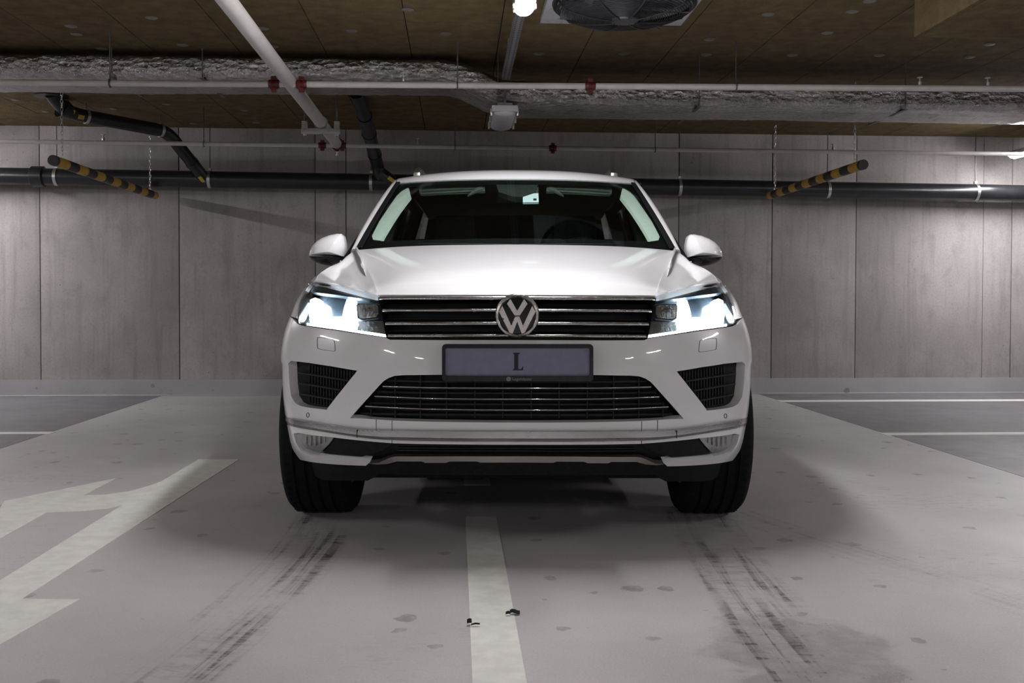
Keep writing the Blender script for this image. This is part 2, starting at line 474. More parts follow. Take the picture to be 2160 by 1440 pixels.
def inside(p, poly):
    x, y = p; r = False; j = len(poly) - 1
    for i in range(len(poly)):
        xi, yi = poly[i]; xj, yj = poly[j]
        if (yi > y) != (yj > y) and x < (xj - xi) * (y - yi) / (yj - yi) + xi: r = not r
        j = i
    return r
def tess(outline, holes, res):
    loops = [resample(outline, res)] + [resample(h, res) for h in holes]
    pts, edges = [], []
    for lp in loops:
        b0 = len(pts); pts += lp
        edges += [(b0 + i, b0 + (i + 1) % len(lp)) for i in range(len(lp))]
    arr = np.array(pts)
    lo, hi = arr[:len(loops[0])].min(0), arr[:len(loops[0])].max(0)
    nb = len(pts)
    for i in range(1, int((hi[0] - lo[0]) / res) + 1):
        for j in range(1, int((hi[1] - lo[1]) / res) + 1):
            q = (lo[0] + i * res, lo[1] + j * res)
            if not inside(q, loops[0]) or any(inside(q, h) for h in loops[1:]): continue
            if ((arr[:nb] - q) ** 2).sum(1).min() < (0.45 * res) ** 2: continue
            pts.append(q)
    r = delaunay_2d_cdt([Vector(p) for p in pts], edges, [], 0, 1e-7)
    V, Fc = [tuple(v) for v in r[0]], r[2]
    out = []
    for f in Fc:
        c = (sum(V[i][0] for i in f) / len(f), sum(V[i][1] for i in f) / len(f))
        if inside(c, loops[0]) and not any(inside(c, h) for h in loops[1:]): out.append(tuple(f))
    return V, out
def surf_normal(surf, a, b2, flip=1):
    e = 1e-4
    n = (surf(a + e, b2) - surf(a - e, b2)).cross(surf(a, b2 + e) - surf(a, b2 - e))
    return n.normalized() * flip if n.length > 1e-14 else Vector((0, -1, 0))
def panel(name, outline, surf, mat, parent, holes=(), res=0.03, thick=0.02, off=0.0, flip=1, mirror=False, two=True):
    """closed shell cut to an outline on a parametric surface, with real thickness"""
    V, Fc = tess(outline, holes, res)
    used = sorted({i for f in Fc for i in f}); mp = {k: i for i, k in enumerate(used)}
    Fc = [tuple(mp[i] for i in f) for f in Fc]
    P, N = [], []
    for k in used:
        a, b2 = V[k]; P.append(surf(a, b2)); N.append(surf_normal(surf, a, b2, flip))
    n = len(P)
    front = [p + q * off for p, q in zip(P, N)]; back = [p + q * (off - thick) for p, q in zip(P, N)]
    cnt = {}
    for f in Fc:
        for i in range(len(f)):
            e = (f[i], f[(i + 1) % len(f)]); cnt[e] = cnt.get(e, 0) + 1
    fs = list(Fc) + [tuple(i + n for i in f[::-1]) for f in Fc]
    bnd = [e for e in cnt if (e[1], e[0]) not in cnt]
    fs += [(b2, a, a + n, b2 + n) for a, b2 in bnd]
    vs = front + back
    def mk(vs, fs):
        me = bpy.data.meshes.new(name); me.from_pydata([tuple(v) for v in vs], [], fs)
        bm = bmesh.new(); bm.from_mesh(me)
        bmesh.ops.recalc_face_normals(bm, faces=bm.faces)
        for f in bm.faces: f.smooth = True
        for e in bm.edges: e.smooth = not (len(e.link_faces) == 2 and e.calc_face_angle(0) > R(45))
        bm.to_mesh(me); bm.free()
        return link(name, me, mat, parent)
    o = mk(vs, fs)
    if mirror:
        p2 = mirror if not isinstance(mirror, bool) else parent
        o2 = mk([Vector((-v.x, v.y, v.z)) for v in vs], [f[::-1] for f in fs]); o2.parent = p2
        return o, o2
    return o
def mirrored(o, parent=None):
    """copy of a part mirrored to the other side of the car"""
    me = o.data.copy()
    for v in me.vertices: v.co.x = -v.co.x
    me.flip_normals()
    c = bpy.data.objects.new(o.name, me); COL.objects.link(c); c.parent = parent if parent is not None else o.parent
    return c
def grid(name, rows, mat, parent, thick=0.012, flip=1, mirror=False, both=False, ref=None):
    """closed shell from rows of points; both=True: columns start on x = 0 and are continued on the other side"""
    if both: rows = [[Vector((-p.x, p.y, p.z)) for p in r[:0:-1]] + [Vector(p) for p in r] for r in rows]
    nr, nc = len(rows), len(rows[0])
    P = [Vector(p) for r in rows for p in r]
    N = []
    for i in range(nr):
        for j in range(nc):
            du = rows[i][min(j + 1, nc - 1)] - rows[i][max(j - 1, 0)]
            dv = rows[min(i + 1, nr - 1)][j] - rows[max(i - 1, 0)][j]
            n = du.cross(dv)
            N.append(n.normalized() * flip if n.length > 1e-12 else Vector((0, 0, 1)))
    n = len(P)
    vs = P + [p - q * thick for p, q in zip(P, N)]
    fs = []
    for i in range(nr - 1):
        for j in range(nc - 1):
            f = (i * nc + j, i * nc + j + 1, (i + 1) * nc + j + 1, (i + 1) * nc + j)
            fs += [f, tuple(k + n for k in f[::-1])]
    rim = [j for j in range(nc)] + [i * nc + nc - 1 for i in range(1, nr)] + [(nr - 1) * nc + j for j in range(nc - 2, -1, -1)] + [i * nc for i in range(nr - 2, 0, -1)]
    for k in range(len(rim)):
        a, b2 = rim[k], rim[(k + 1) % len(rim)]; fs.append((b2, a, a + n, b2 + n))
    m = MB(); m.add(vs, fs)
    o = m.build(name, mat, parent, angle=50)
    if mirror: return o, mirrored(o)
    return o

# ================================================================== the garage
YW = 9.62            # far wall
ZC = 2.54            # underside of the ceiling boards
XL, XR, YB = -9.0, 9.0, -12.0
AISLE_L, AISLE_R = U(339, 837, z=0).x, U(1597, 836, z=0).x
AISLE_L = (AISLE_L + U(0, 944, z=0).x) / 2
AISLE_R = (AISLE_R + U(2160, 995, z=0).x) / 2

floor = boxo('floor', (XL, YB, -0.2), (XR, YW, 0), 'floor_light'); tag(floor, 'light grey coated concrete garage floor with tyre marks and drip stains', 'floor', kind='structure')
for x0, x1, lab in ((XL, AISLE_L, 'darker grey parking bay coating beside the painted arrow'), (AISLE_R, XR, 'darker grey parking bay coating beside the right stalls')):
    tag(boxo('bay_coating', (x0, YB, -0.01), (x1, YW, 0.0015), 'floor_dark', floor), lab)
def bay_line(px, py, x0, x1, wd):
    y = U(px, py, z=0).y
    return boxo('bay_line', (x0, y - wd / 2, -0.005), (x1, y + wd / 2, 0.003), 'paint_line', floor)
bay_line(50, 913.5, XL, AISLE_L + 0.03, 0.11)
bay_line(1950, 845, AISLE_R - 0.03, XR, 0.16)
bay_line(2000, 915, AISLE_R - 0.03, XR, 0.12)
for k in (1, 2):
    y = U(50, 913.5, z=0).y - 2.5 * k
    boxo('bay_line', (XL, y - 0.055, -0.005), (AISLE_L + 0.03, y + 0.055, 0.003), 'paint_line', floor)
    boxo('bay_line', (AISLE_R - 0.03, y - 0.055, -0.005), (XR, y + 0.055, 0.003), 'paint_line', floor)
a, b_ = U(981.5, 1089.7, z=0), U(1046.6, 1089.7, z=0)
c_ = U(997.3, 1439.8, z=0)
DX0, DX1 = (a.x + c_.x) / 2, (b_.x + U(1111.7, 1439.8, z=0).x) / 2
DY = a.y
DY2 = U(1000, 1023, z=0).y
dash = DY2 - DY
boxo('lane_dash', (DX0, DY - 2.0, -0.005), (DX1, DY, 0.002), 'paint_line', floor)
boxo('lane_dash', (DX0, DY2, -0.005), (DX1, DY2 + 2.0, 0.002), 'paint_line', floor)
boxo('lane_dash', (DX0, DY - 2.0 - dash - 2.0, -0.005), (DX1, DY - 2.0 - dash, 0.002), 'paint_line', floor)
ARROW = [(504, 969), (419, 969), (339, 1016), (316, 1024), (275, 1036), (220, 1043.6), (176.5, 1045), (244, 1009), (9, 1057), (-22, 1110), (-50, 1164), (0, 1136.6),
         (98.5, 1081), (174, 1078), (229, 1072), (259, 1065), (0, 1224.6), (-64, 1262), (-330, 1262), (-250, 1505), (0, 1360), (167, 1264.5), (46, 1263.6)]
flat = [(U(x, y, z=0).x, U(x, y, z=0).y) for x, y in ARROW]
tag(panel('turn_arrow', flat, lambda p, q: Vector((p, q, 0.0)), 'paint_line', floor, res=0.25, thick=0.006, off=0.002), 'white painted forked lane arrow')

# far wall of cast panels
wall = boxo('wall_back', (XL, YW + 0.03, 0), (XR, YW + 0.3, ZC + 0.16), 'recess_dark'); tag(wall, 'far concrete wall of cast panels with vertical joints', 'wall', kind='structure')
JX = [U(px, 600, y=YW).x for px in (85, 378, 665, 730, 1431, 1628, 1805, 2073, 2133)]
JX = [XL, JX[0] - 2.56, JX[0] - 1.3] + JX + [JX[-1] + 0.6, JX[-1] + 1.9, XR]
for i in range(len(JX) - 1):
    g = 0.004 if i not in (9, 10, 11, 12) else 0.0025
    MB().box((JX[i] + g, YW + 0.004 * (i % 3 == 1), 0), (JX[i + 1] - g, YW + 0.05, ZC + 0.1)).build('panel', 'concrete', wall, bevel=0.003)
bb = boxo('baseboard_back', (XL, YW - 0.005, 0), (XR, YW + 0.02, 0.155), 'skirt_paint'); tag(bb, 'grey painted band along the foot of the far wall', 'skirting', kind='structure')
tr = MB().tube([(XL, YW - 0.006, 0.004), (XR, YW - 0.006, 0.004)], 0.008, 8).build('trim_1', 'skirt_paint'); tag(tr, 'pale sealant bead where far wall meets floor', 'trim', kind='structure')
for nm, lo, hi in (('wall_left', (XL - 0.3, YB, 0), (XL, YW + 0.3, ZC + 0.16)), ('wall_right', (XR, YB, 0), (XR + 0.3, YW + 0.3, ZC + 0.16)), ('wall_front', (XL, YB - 0.3, 0), (XR, YB, ZC + 0.16))):
    tag(boxo(nm, lo, hi, 'concrete'), 'plain concrete garage ' + nm.replace('_', ' '), 'wall', kind='structure')

# ceiling of insulation boards
ceil = boxo('ceiling', (XL, YB, ZC + 0.022), (XR, YW + 0.3, ZC + 0.2), 'recess_dark'); tag(ceil, 'ceiling clad in brown fibre insulation boards', 'ceiling', kind='structure')
BW, BL = 0.56, 1.25
xs0 = U(847, 0, z=ZC).x
me_board = None
for i in range(-15, 16):
    x0 = xs0 + i * BW
    if x0 < XL or x0 + BW > XR: continue
    y = YW - 0.004 - (0.62 if i % 2 else 0.0)
    if i % 2: spans = [(YW - 0.62, YW)]
    else: spans = []
    y = YW - (0.62 if i % 2 else 0)
    near = 2.6 if abs(x0) < 4.0 else 5.0
    while y - BL > near:
        spans.append((y - BL, y)); y -= BL
    spans.append((YB, y))
    for (ya, yb) in spans:
        full = abs(yb - ya - BL) < 1e-6
        if full and me_board is not None:
            o = bpy.data.objects.new('board', me_board); COL.objects.link(o); o.parent = ceil; o.location = (x0, ya, ZC)
        else:
            o = boxo('board', (0.003, 0.003, 0), (BW - 0.003, yb - ya - 0.003, 0.03), 'board_brown', ceil); o.location = (x0, ya, ZC + random.uniform(0, 0.003))
            if full: me_board = o.data
dm = MB().lathe([(0.004, 0.0), (0.034, 0.0), (0.036, -0.003), (0.030, -0.006), (0.004, -0.007)], seg=14)
disc0 = None
DISCS = [(320, 37), (150, 55), (161, 72), (385, 95), (555, 60), (576, 98), (742, 65), (941, 71), (1136, 113), (1315, 113), (1497, 83), (1490, 115), (1671, 116), (1798, 24), (1745, 69), (1834, 2),
         (1855, 116), (2034, 51), (2087, 93), (2045, 120), (33, 210), (97, 235), (240, 229), (350, 219), (408, 260), (515, 232), (540, 258), (215, 103), (860, 20), (1620, 30)]
for px, py in DISCS:
    p = U(px, py, z=ZC)
    if disc0 is None:
        o = dm.build('fixing_disc', 'disc_grey', ceil); disc0 = o.data
    else:
        o = bpy.data.objects.new('fixing_disc', disc0); COL.objects.link(o); o.parent = ceil
    o.location = (p.x, p.y, ZC + 0.001)
# dropped box of boards on the right
p = U(1928, 79, y=5.2)
bx = empty('ceiling_beam', (p.x, 5.2, ZC)); tag(bx, 'dropped ceiling beam clad in brown boards beside the ventilation fan', 'beam', kind='structure')
zb = p.z - ZC
MB().box((0, -7, zb), (0.03, 0, 0.01)).build('board', 'board_brown', bx, bevel=0.003)
MB().box((0.03, -0.03, zb), (4, 0, 0.01)).build('board', 'board_brown', bx, bevel=0.003)
for k in range(4):
    MB().box((0.032 + k * 1.0, -6.9, zb + 0.001), (0.03 + k * 1.0 + 0.994, -0.032, zb + 0.03)).build('board', 'board_brown', bx, bevel=0.002)

# ------------------------------------------------------------------ lamps
def ceiling_light(x, y0, y1, z, lit, label, wd=0.044, group=None):
    """waterproof tube lamp along the aisle; z is the underside of its diffuser"""
    t = empty('ceiling_light', (x, (y0 + y1) / 2, z)); tag(t, label, 'lamp', group)
    h = (y1 - y0) / 2
    prof = [(wd * math.sin(a), -0.035 * math.cos(a) + 0.036) for a in np.linspace(-math.pi / 2, math.pi / 2, 11)]
    rows = []
    for yy, k in ((-h, 0.35), (-h + 0.012, 0.75), (-h + 0.04, 1.0), (0, 1.0), (h - 0.04, 1.0), (h - 0.012, 0.75), (h, 0.35)):
        rows.append([Vector((px_ * k, yy, 0.036 + (pz - 0.036) * k)) for px_, pz in prof])
    m = MB(); n = len(prof)
    vs = [v for r in rows for v in r]; fs = []
    for i in range(len(rows) - 1):
        for j in range(n - 1): fs.append((i * n + j, i * n + j + 1, (i + 1) * n + j + 1, (i + 1) * n + j))
        fs.append((i * n + n - 1, i * n, (i + 1) * n, (i + 1) * n + n - 1))
    fs.append(tuple(range(n))); fs.append(tuple(range((len(rows) - 1) * n, len(rows) * n))[::-1])
    m.add(vs, fs); m.build('diffuser', 'lamp_on' if lit else 'lamp_off', t)
    MB().box((-wd * 1.14, -h - 0.006, 0.029), (wd * 1.14, h + 0.006, 0.072)).build('housing', 'lamp_body', t, bevel=0.008)
    for s in (-1, 1):
        for yy in (-h * 0.8, 0, h * 0.8):
            MB().box((s * wd * 1.15 - 0.006, yy - 0.014, 0.012), (s * wd * 1.15 + 0.006, yy + 0.014, 0.06)).build('clip', 'zinc', t, bevel=0.002)
    return t
ZL = 2.28
pl = U(1103, 40, z=ZL)
LX, LY = pl.x, pl.y
ceiling_light(LX, LY - 1.22, LY, ZL, True, 'lit white tube lamp hanging under the perforated rail beside the fan')
p2 = U(1065, 245, z=2.11)
ceiling_light(p2.x, p2.y, p2.y + 0.62, 2.11, False, 'unlit grey tube lamp hanging below the foil duct', wd=0.075)
br = empty('lamp_bracket', (p2.x, p2.y + 0.03, 2.18)); tag(br, 'dark hooked bracket joining the rail to the unlit lamp', 'bracket')
MB().box((-0.008, -0.02, 0), (0.008, 0.005, 0.15)).build('stem', 'zinc_dark', br)
MB().box((-0.05, -0.035, 0.0), (0.05, 0.02, 0.016)).build('cross_plate', 'zinc_dark', br)
MB().box((-0.03, -0.03, 0.095), (0.03, 0.01, 0.11)).build('hook', 'zinc_dark', br)
rail = empty('lamp_rail', (LX, 3.5, ZL + 0.078)); tag(rail, 'perforated galvanised rail carrying the lit tube lamp', 'rail')
MB().box((-0.024, -3.0, 0.0), (0.024, 3.04, 0.004)).build('base', 'perforated_zinc', rail)
for s in (-1, 1): MB().box((s * 0.024 - 0.002, -3.0, 0.0), (s * 0.024 + 0.002, 3.04, 0.03)).build('flange', 'perforated_zinc', rail)
for yy in (-1.5, 0.2, 1.6, 2.7): MB().tube([(0, yy, 0.0), (0, yy, ZC - ZL - 0.07)], 0.004, 8).build('hanger_rod', 'zinc', rail)
for y0, nth in ((-2.9, 'second'), (-7.5, 'third')):
    ceiling_light(LX, y0, y0 + 1.25, ZL, True, 'lit tube lamp over the driving lane, %s in line from the far wall' % nth, group='tube lamps over the lane')
RX = U(2140, 312, y=9.15).x
LXX = AISLE_L - 2.05
for x, sd in ((RX, 'right'), (LXX, 'left')):
    for y0, nth in ((7.7, 'nearest the far wall'), (2.3, 'second in line from the far wall'), (-2.8, 'third in line from the far wall'), (-7.9, 'fourth in line from the far wall')):
        ceiling_light(x, y0, y0 + 1.5, 2.26, True, 'lit tube lamp over the %s parking bays, %s' % (sd, nth), group='tube lamps over the bays')

# ------------------------------------------------------------------ ventilation fan in the ceiling
fp = U(1281, 52, z=ZC - 0.03)
FX, FY = fp.x + 0.03, fp.y - 0.41
fan = empty('ceiling_fan', (FX, FY, ZC - 0.03)); tag(fan, 'axial ventilation fan with black wire guard on a grey ceiling plate', 'fan')
MB().box((-0.42, -0.41, 0), (0.40, 0.41, 0.035)).build('plate', 'fan_plate', fan, bevel=0.004)
m = MB()
def dome(r): return -0.02 - 0.075 * (1 - (r / 0.36) ** 2) ** 0.5
for k in range(22):
    r = 0.09 + k * (0.358 - 0.09) / 21
    m.torus((0, 0, dome(r)), r, 0.0026 if k < 21 else 0.008, segs=48, rs=5)
for k in range(8):
    a = k * math.pi / 4 + 0.2
    m.tube([(r * math.cos(a), r * math.sin(a), dome(r) - 0.004) for r in (0.06, 0.15, 0.25, 0.33, 0.36)] + [(0.37 * math.cos(a), 0.37 * math.sin(a), 0.0)], 0.005, 6)
m.build('wire_guard', 'fan_black', fan)
MB().lathe([(0.36, 0.0), (0.365, -0.012), (0.385, -0.014), (0.39, 0.002)], seg=48, closed=True).build('rim', 'fan_black', fan)
MB().lathe([(0.02, -0.10), (0.07, -0.098), (0.085, -0.08), (0.09, 0.0)], seg=24).build('motor', 'fan_blade', fan)
for k in range(6):
    a = k * math.pi / 3
    M = Matrix.Rotation(a, 4, 'Z')
    rows = []
    for r in np.linspace(0.085, 0.34, 7):
        rows.append([M @ Vector((r, (t - 0.5) * (0.10 + 0.22 * r), -0.045 + (t - 0.5) * 0.05 + 0.01 * r)) for t in np.linspace(0, 1, 5)])
    grid('blade', rows, 'fan_blade', fan, thick=0.004)
bl = MB().lathe([(0.001, -0.004), (0.005, -0.003), (0.006, 0.0)], seg=8).build('bolt', 'zinc', fan); bl.location = (-0.38, 0.36, 0)
for qx, qy in [(-0.33, 0.30), (-0.36, 0.2), (-0.30, 0.37), (-0.26, 0.34), (-0.24, 0.28), (-0.31, 0.14), (-0.27, 0.1), (-0.35, 0.05), (-0.2, 0.36), (-0.385, 0.12), (-0.38, -0.1), (-0.38, -0.3), (0.36, 0.36), (0.36, 0.2), (0.36, -0.2)]:
    o = bpy.data.objects.new('bolt', bl.data); COL.objects.link(o); o.parent = fan; o.location = (qx, qy, 0)

# ------------------------------------------------------------------ foil-wrapped air duct
def duct():
    xa, xb = U(930, 150, y=6.6).x, U(1085, 180, y=6.6).x
    nx, na = 620, 44
    xs = np.linspace(-7.5, 7.5, nx)
    vs, fs = [], []
    for i, x in enumerate(xs):
        t = min(max((x - xa) / (xb - xa), 0), 1); t = t * t * (3 - 2 * t)
        zt = 2.434 + (2.30 - 2.445) * t + 0.004 * x * (1 - t)
        sag = 0.012 * math.sin(x * 2.1) + 0.006 * math.sin(x * 5.3)
        for j in range(na):
            a = 2 * math.pi * j / na
            ca, sa = math.cos(a), math.sin(a)
            hy = 0.285 * math.copysign(abs(ca) ** 0.55, ca); hz = (0.09 + sag * 0.3) * math.copysign(abs(sa) ** 0.6, sa)
            p = Vector((x, 6.86 + hy, zt + hz))
            q = Vector((x * 4.0, p.y * 6.0, p.z * 6.0))
            n1 = noise.ridged_multi_fractal(q, 1.0, 2.0, 3, 1.0, 2.0)
            n2 = noise.noise(Vector((x * 22, p.y * 14, p.z * 14)))
            d = 0.008 * (n1 - 1.0) + 0.008 * n2
            if sa < -0.8: d *= 0.35
            p += Vector((0, ca, sa)) * d
            vs.append(p)
    for i in range(nx - 1):
        for j in range(na):
            fs.append((i * na + j, i * na + (j + 1) % na, (i + 1) * na + (j + 1) % na, (i + 1) * na + j))
    m = MB(); m.add(vs, fs)
    m.f.append(tuple(range(na))); m.f.append(tuple(range((nx - 1) * na, nx * na))[::-1])
    t = empty('air_duct', (0, 0, 0)); tag(t, 'flat air duct wrapped in crinkled silver foil under the ceiling', 'duct')
    m.build('foil_wrap', 'foil', t, angle=80)
    for px in (240, 430, 1050, 1472, 1905):
        x = U(px, 200, y=6.6).x
        z0 = 2.30 if x > xb else (2.44 if x < xa else 2.37)
        for yy in (6.565, 7.16):
            MB().tube([(x, yy, z0 - 0.09), (x, yy, ZC + 0.01)], 0.0035, 6).build('hanger_rod', 'zinc_dark', t)
        MB().box((x - 0.012, 6.55, z0 - 0.10), (x + 0.012, 7.17, z0 - 0.094)).build('strap', 'zinc_dark', t)
duct()

# ------------------------------------------------------------------ sprinkler pipes
def coupling(parent, c, axis, r, name='coupling'):
    M = Vector((0, 0, 1)).rotation_difference(Vector(axis)).to_matrix().to_4x4(); M.translation = Vector(c)
    m = MB()
    for s in (-1, 1):
        m.lathe([(r * 0.9, s * 0.006), (r * 1.45, s * 0.008), (r * 1.5, s * 0.024), (r * 1.25, s * 0.032), (r * 0.9, s * 0.033)], M=M, seg=20)
    m.lathe([(r * 1.2, -0.03), (r * 1.2, 0.03)], M=M, seg=20)
    ax = Vector(axis)
    for s in (-1, 1):
        c2 = Vector(c) + Vector((0, 0, s * r * 1.75)) - ax * 0.0
        m.box(c2 - Vector((0.016, 0.016, 0.012)), c2 + Vector((0.016, 0.016, 0.012)))
    return m.build(name, 'coupling_red', parent)
def sprinkler(parent, p, up=1):
    m = MB(); M = Matrix.Translation(Vector(p))
    prof = [(0.012, 0), (0.012, 0.02), (0.007, 0.024), (0.006, 0.045), (0.018, 0.047), (0.018, 0.05), (0.002, 0.052)]
    m.lathe([(r, h * up) for r, h in prof], M=M, seg=10)
    o = m.build('sprinkler_head', 'zinc', parent); return o
def ring_hanger(parent, p, r, mat='zinc_dark', th=0.004):
    m = MB()
    M = Matrix.Rotation(R(90), 3, 'Y')
    m.torus(p, r + th, th, M=M, segs=20, rs=6)
    m.tube([(p[0], p[1], p[2] + r + th), (p[0], p[1], ZC + 0.01)], 0.0042, 6)
    return m.build('ring_hanger', mat, parent)
ZP = 2.25
MX = U(610, 181, y=6.18).x
YA = 6.18
YBP = U(695, 303, z=ZP).y
mp = empty('sprinkler_pipework', (MX, 4, ZP)); tag(mp, 'thick white sprinkler main running along the lane to the far wall', 'pipe')
MB().tube([(0, -4.5, 0), (0, YBP - 4 + 0.06, 0)], 0.043, 24).build('pipe', 'pipe_white', mp)
M = Matrix.Rotation(R(90), 4, 'X'); M.translation = Vector((0, YBP - 4 + 0.02, 0))
MB().lathe([(0.052, -0.02), (0.056, 0.0), (0.052, 0.02)], M=M, seg=24).build('end_cap', 'coupling_red', mp)
MB().torus((0, YBP - 4, -0.045), 0.016, 0.006, M=Matrix.Rotation(R(90), 3, 'X'), segs=16).build('tee_bolt', 'coupling_red', mp)
sprinkler(mp, (0, YBP - 4 + 0.03, -0.045), -1)
pa_l, pa_r = U(0, 174, y=YA), U(2160, 187.5, y=YA)
def branch(name, label, pl_, pr_, y, r, coups, heads, hangs, mat='pipe_white'):
    sl = (pr_.z - pl_.z) / (pr_.x - pl_.x)
    z = lambda x: pl_.z + sl * (x - pl_.x)
    t = empty(name, (MX, y, z(MX))); tag(t, label, 'pipe')
    L = lambda x: Vector((x - MX, 0, z(x) - z(MX)))
    MB().tube([L(-8.5), L(8.5)], r, 16).build('pipe', mat, t)
    for px, py in coups: coupling(t, L(U(px, py, y=y).x), (1, 0, 0), r)
    for px, py in heads: sprinkler(t, L(U(px, py, y=y).x) + Vector((0, 0, r)))
    for px, py in hangs:
        c = L(U(px, py, y=y).x)
        m = MB(); m.torus(c, r + 0.004, 0.0045, M=Matrix.Rotation(R(90), 3, 'Y'), segs=20, rs=6)
        m.tube([c + Vector((0, 0, r + 0.003)), (c.x, 0, ZC + 0.01 - z(MX))], 0.0042, 6)
        m.build('ring_hanger', 'zinc_dark', t)
    return t
br_a = branch('branch_pipe', 'white sprinkler branch pipe running across in front of the foil duct', pa_l, pa_r, YA, 0.0195, [(578, 181), (636, 181), (1245, 179)], [(1940, 175), (2083, 176), (850, 175)], [(232, 176), (965, 180), (1552, 184)])
pb_l, pb_r = U(0, 298, y=YBP), U(2160, 325, y=YBP)
br_b = branch('branch_pipe', 'thin white sprinkler branch pipe running across between the duct and the far wall', pb_l, pb_r, YBP, 0.0185, [(680, 303), (722, 304), (1166, 308)], [(218, 298), (880, 305), (1757, 316)], [(430, 300), (960, 306), (1382, 310)])
def absorb(child, parent):
    """a branch coupled rigidly to its main is a part of it"""
    child.parent = parent; child.location = Vector(child.location) - Vector(parent.location)
    for k in ('category', 'group'):
        if k in child: del child[k]
absorb(br_a, mp); absorb(br_b, mp)
mp['label'] = 'white sprinkler pipework of a thick main with two thin cross branches and red couplings'
# trapeze hanger under the main
th = U(672, 272, y=7.6)
hg = empty('pipe_trapeze', (MX + 0.0, 7.6, ZP - 0.065)); tag(hg, 'grey trapeze hanger carrying the thick white sprinkler main', 'bracket')
MB().box((-0.145, -0.02, -0.02), (0.145, 0.02, 0.02)).build('crossbar', 'strut_grey', hg, bevel=0.003)
for s in (-1, 1):
    MB().box((s * 0.12 - 0.02, -0.02, 0.02), (s * 0.12 + 0.02, 0.02, 0.075)).build('clamp', 'strut_grey', hg, bevel=0.003)
    MB().tube([(s * 0.12, 0, -0.04), (s * 0.12, 0, ZC - ZP + 0.075)], 0.006, 8).build('hanger_rod', 'zinc_dark', hg)
    MB().tube([(s * 0.12, 0, -0.035), (s * 0.12, 0, -0.02)], 0.012, 6).build('nut', 'zinc', hg)
MB().torus((0, 0, 0.064), 0.047, 0.006, M=Matrix.Rotation(R(90), 3, 'X'), segs=24, rs=6).build('pipe_clip', 'strut_grey', hg)

# ------------------------------------------------------------------ black drain pipes
YD = YW - 0.2
dl, dr = U(0, 371, y=YD), U(2160, 407, y=YD)
sl = (dr.z - dl.z) / (dr.x - dl.x)
def DP(x): return Vector((x, YD, dl.z + sl * (x - dl.x)))
dp = empty('drain_pipe', (0, 0, 0)); tag(dp, 'long black plastic drain pipe along the far concrete wall', 'pipe')
MB().tube([DP(-8.8), DP(8.8)], 0.078, 28).build('pipe', 'pipe_black', dp)
for px in (81,):
    x = U(px, 372, y=YD).x
    MB().tube([DP(x - 0.06), DP(x - 0.05), DP(x + 0.05), DP(x + 0.06)], [0.082, 0.096, 0.096, 0.082], 28).build('collar', 'pipe_black', dp)
for px, py in ((1840, 402),):
    pass
for px, py in ((120, 373), (443, 378), (783, 384), (1433, 396), (1745, 401), (2057, 406)):
    x = U(px, py, y=YD).x; c = DP(x)
    m = MB()
    M = Matrix.Rotation(R(90), 4, 'Y'); M.translation = c
    m.lathe([(0.0785, -0.014), (0.083, -0.014), (0.083, 0.014), (0.0785, 0.014)], M=M, seg=28, closed=True)
    m.box(c + Vector((-0.012, -0.016, 0.08)), c + Vector((0.012, 0.016, 0.105)))
    m.build('pipe_clamp', 'zinc', dp)
    MB().tube([c + Vector((0, 0, 0.1)), (x, YD, ZC + 0.01)], 0.005, 6).build('hanger_rod', 'zinc_dark', dp)
def bent(pts, n=6, k=0.14):
    """path with rounded corners"""
    P = [Vector(p) for p in pts]; out = [P[0]]
    for i in range(1, len(P) - 1):
        a = P[i] + (P[i - 1] - P[i]).normalized() * k; b2 = P[i] + (P[i + 1] - P[i]).normalized() * k
        for j in range(n + 1):
            t = j / n; out.append(a * (1 - t) ** 2 + P[i] * 2 * t * (1 - t) + b2 * t * t)
    out.append(P[-1]); return out
top = U(108, 196, z=ZC + 0.02)
pts = [top, U(128, 226, y=top.y + 0.12), U(152, 240, y=top.y + 0.2), U(352, 277, y=9.0), U(437, 383, y=YD)]
d1 = empty('branch_pipe', top); tag(d1, 'crooked black drain branch dropping from the ceiling to the wall pipe', 'pipe')
rel = [p - top for p in pts]
MB().tube(bent(rel, 6, 0.1), 0.056, 20).build('pipe', 'pipe_black', d1)
MB().tube([rel[0], rel[0] + Vector((0, 0, -0.03))], 0.13, 24).build('ceiling_collar', 'pipe_black', d1)
for i, t in ((2, 0.14), (2, 0.93), (3, 0.62)):
    a_, b2 = rel[i], rel[i + 1]; c = a_.lerp(b2, t); ax = (b2 - a_).normalized()
    MB().tube([c - ax * 0.012, c + ax * 0.012], 0.0605, 20).build('pipe_clamp', 'zinc' if t != 0.62 else 'pipe_black', d1)
    if t != 0.62: MB().tube([c + Vector((0, 0, 0.05)), Vector((c.x, c.y, ZC + 0.01 - top.z))], 0.0045, 6).build('hanger_rod', 'zinc_dark', d1)
def sticker(parent, a_, b2, t0, t1, r, base, mat, dirv):
    """printed label wrapped on the side of a pipe that faces the lane"""
    ax = (b2 - a_).normalized(); n = Vector(dirv); n = (n - ax * n.dot(ax)).normalized(); bi = ax.cross(n)
    rows = []
    for t in (t0, t1):
        c = a_.lerp(b2, t); rows.append([c + (n * math.cos(q) + bi * math.sin(q)) * (r + 0.0025) for q in np.linspace(-0.3, 0.3, 5)])
    return grid('label_sticker', rows, mat, parent, thick=0.002, flip=1)
sticker(d1, rel[1], rel[2] + (rel[3] - rel[2]) * 0.08, 0.1, 0.55, 0.056, None, 'yellow_label', (0.1, -1, 0.0))
sticker(d1, rel[2], rel[3], 0.03, 0.09, 0.058, None, 'yellow_label', (0, -1, -0.3))
sticker(d1, rel[3], rel[4], 0.82, 0.92, 0.056, None, 'yellow_label', (-0.1, -1, -0.6))
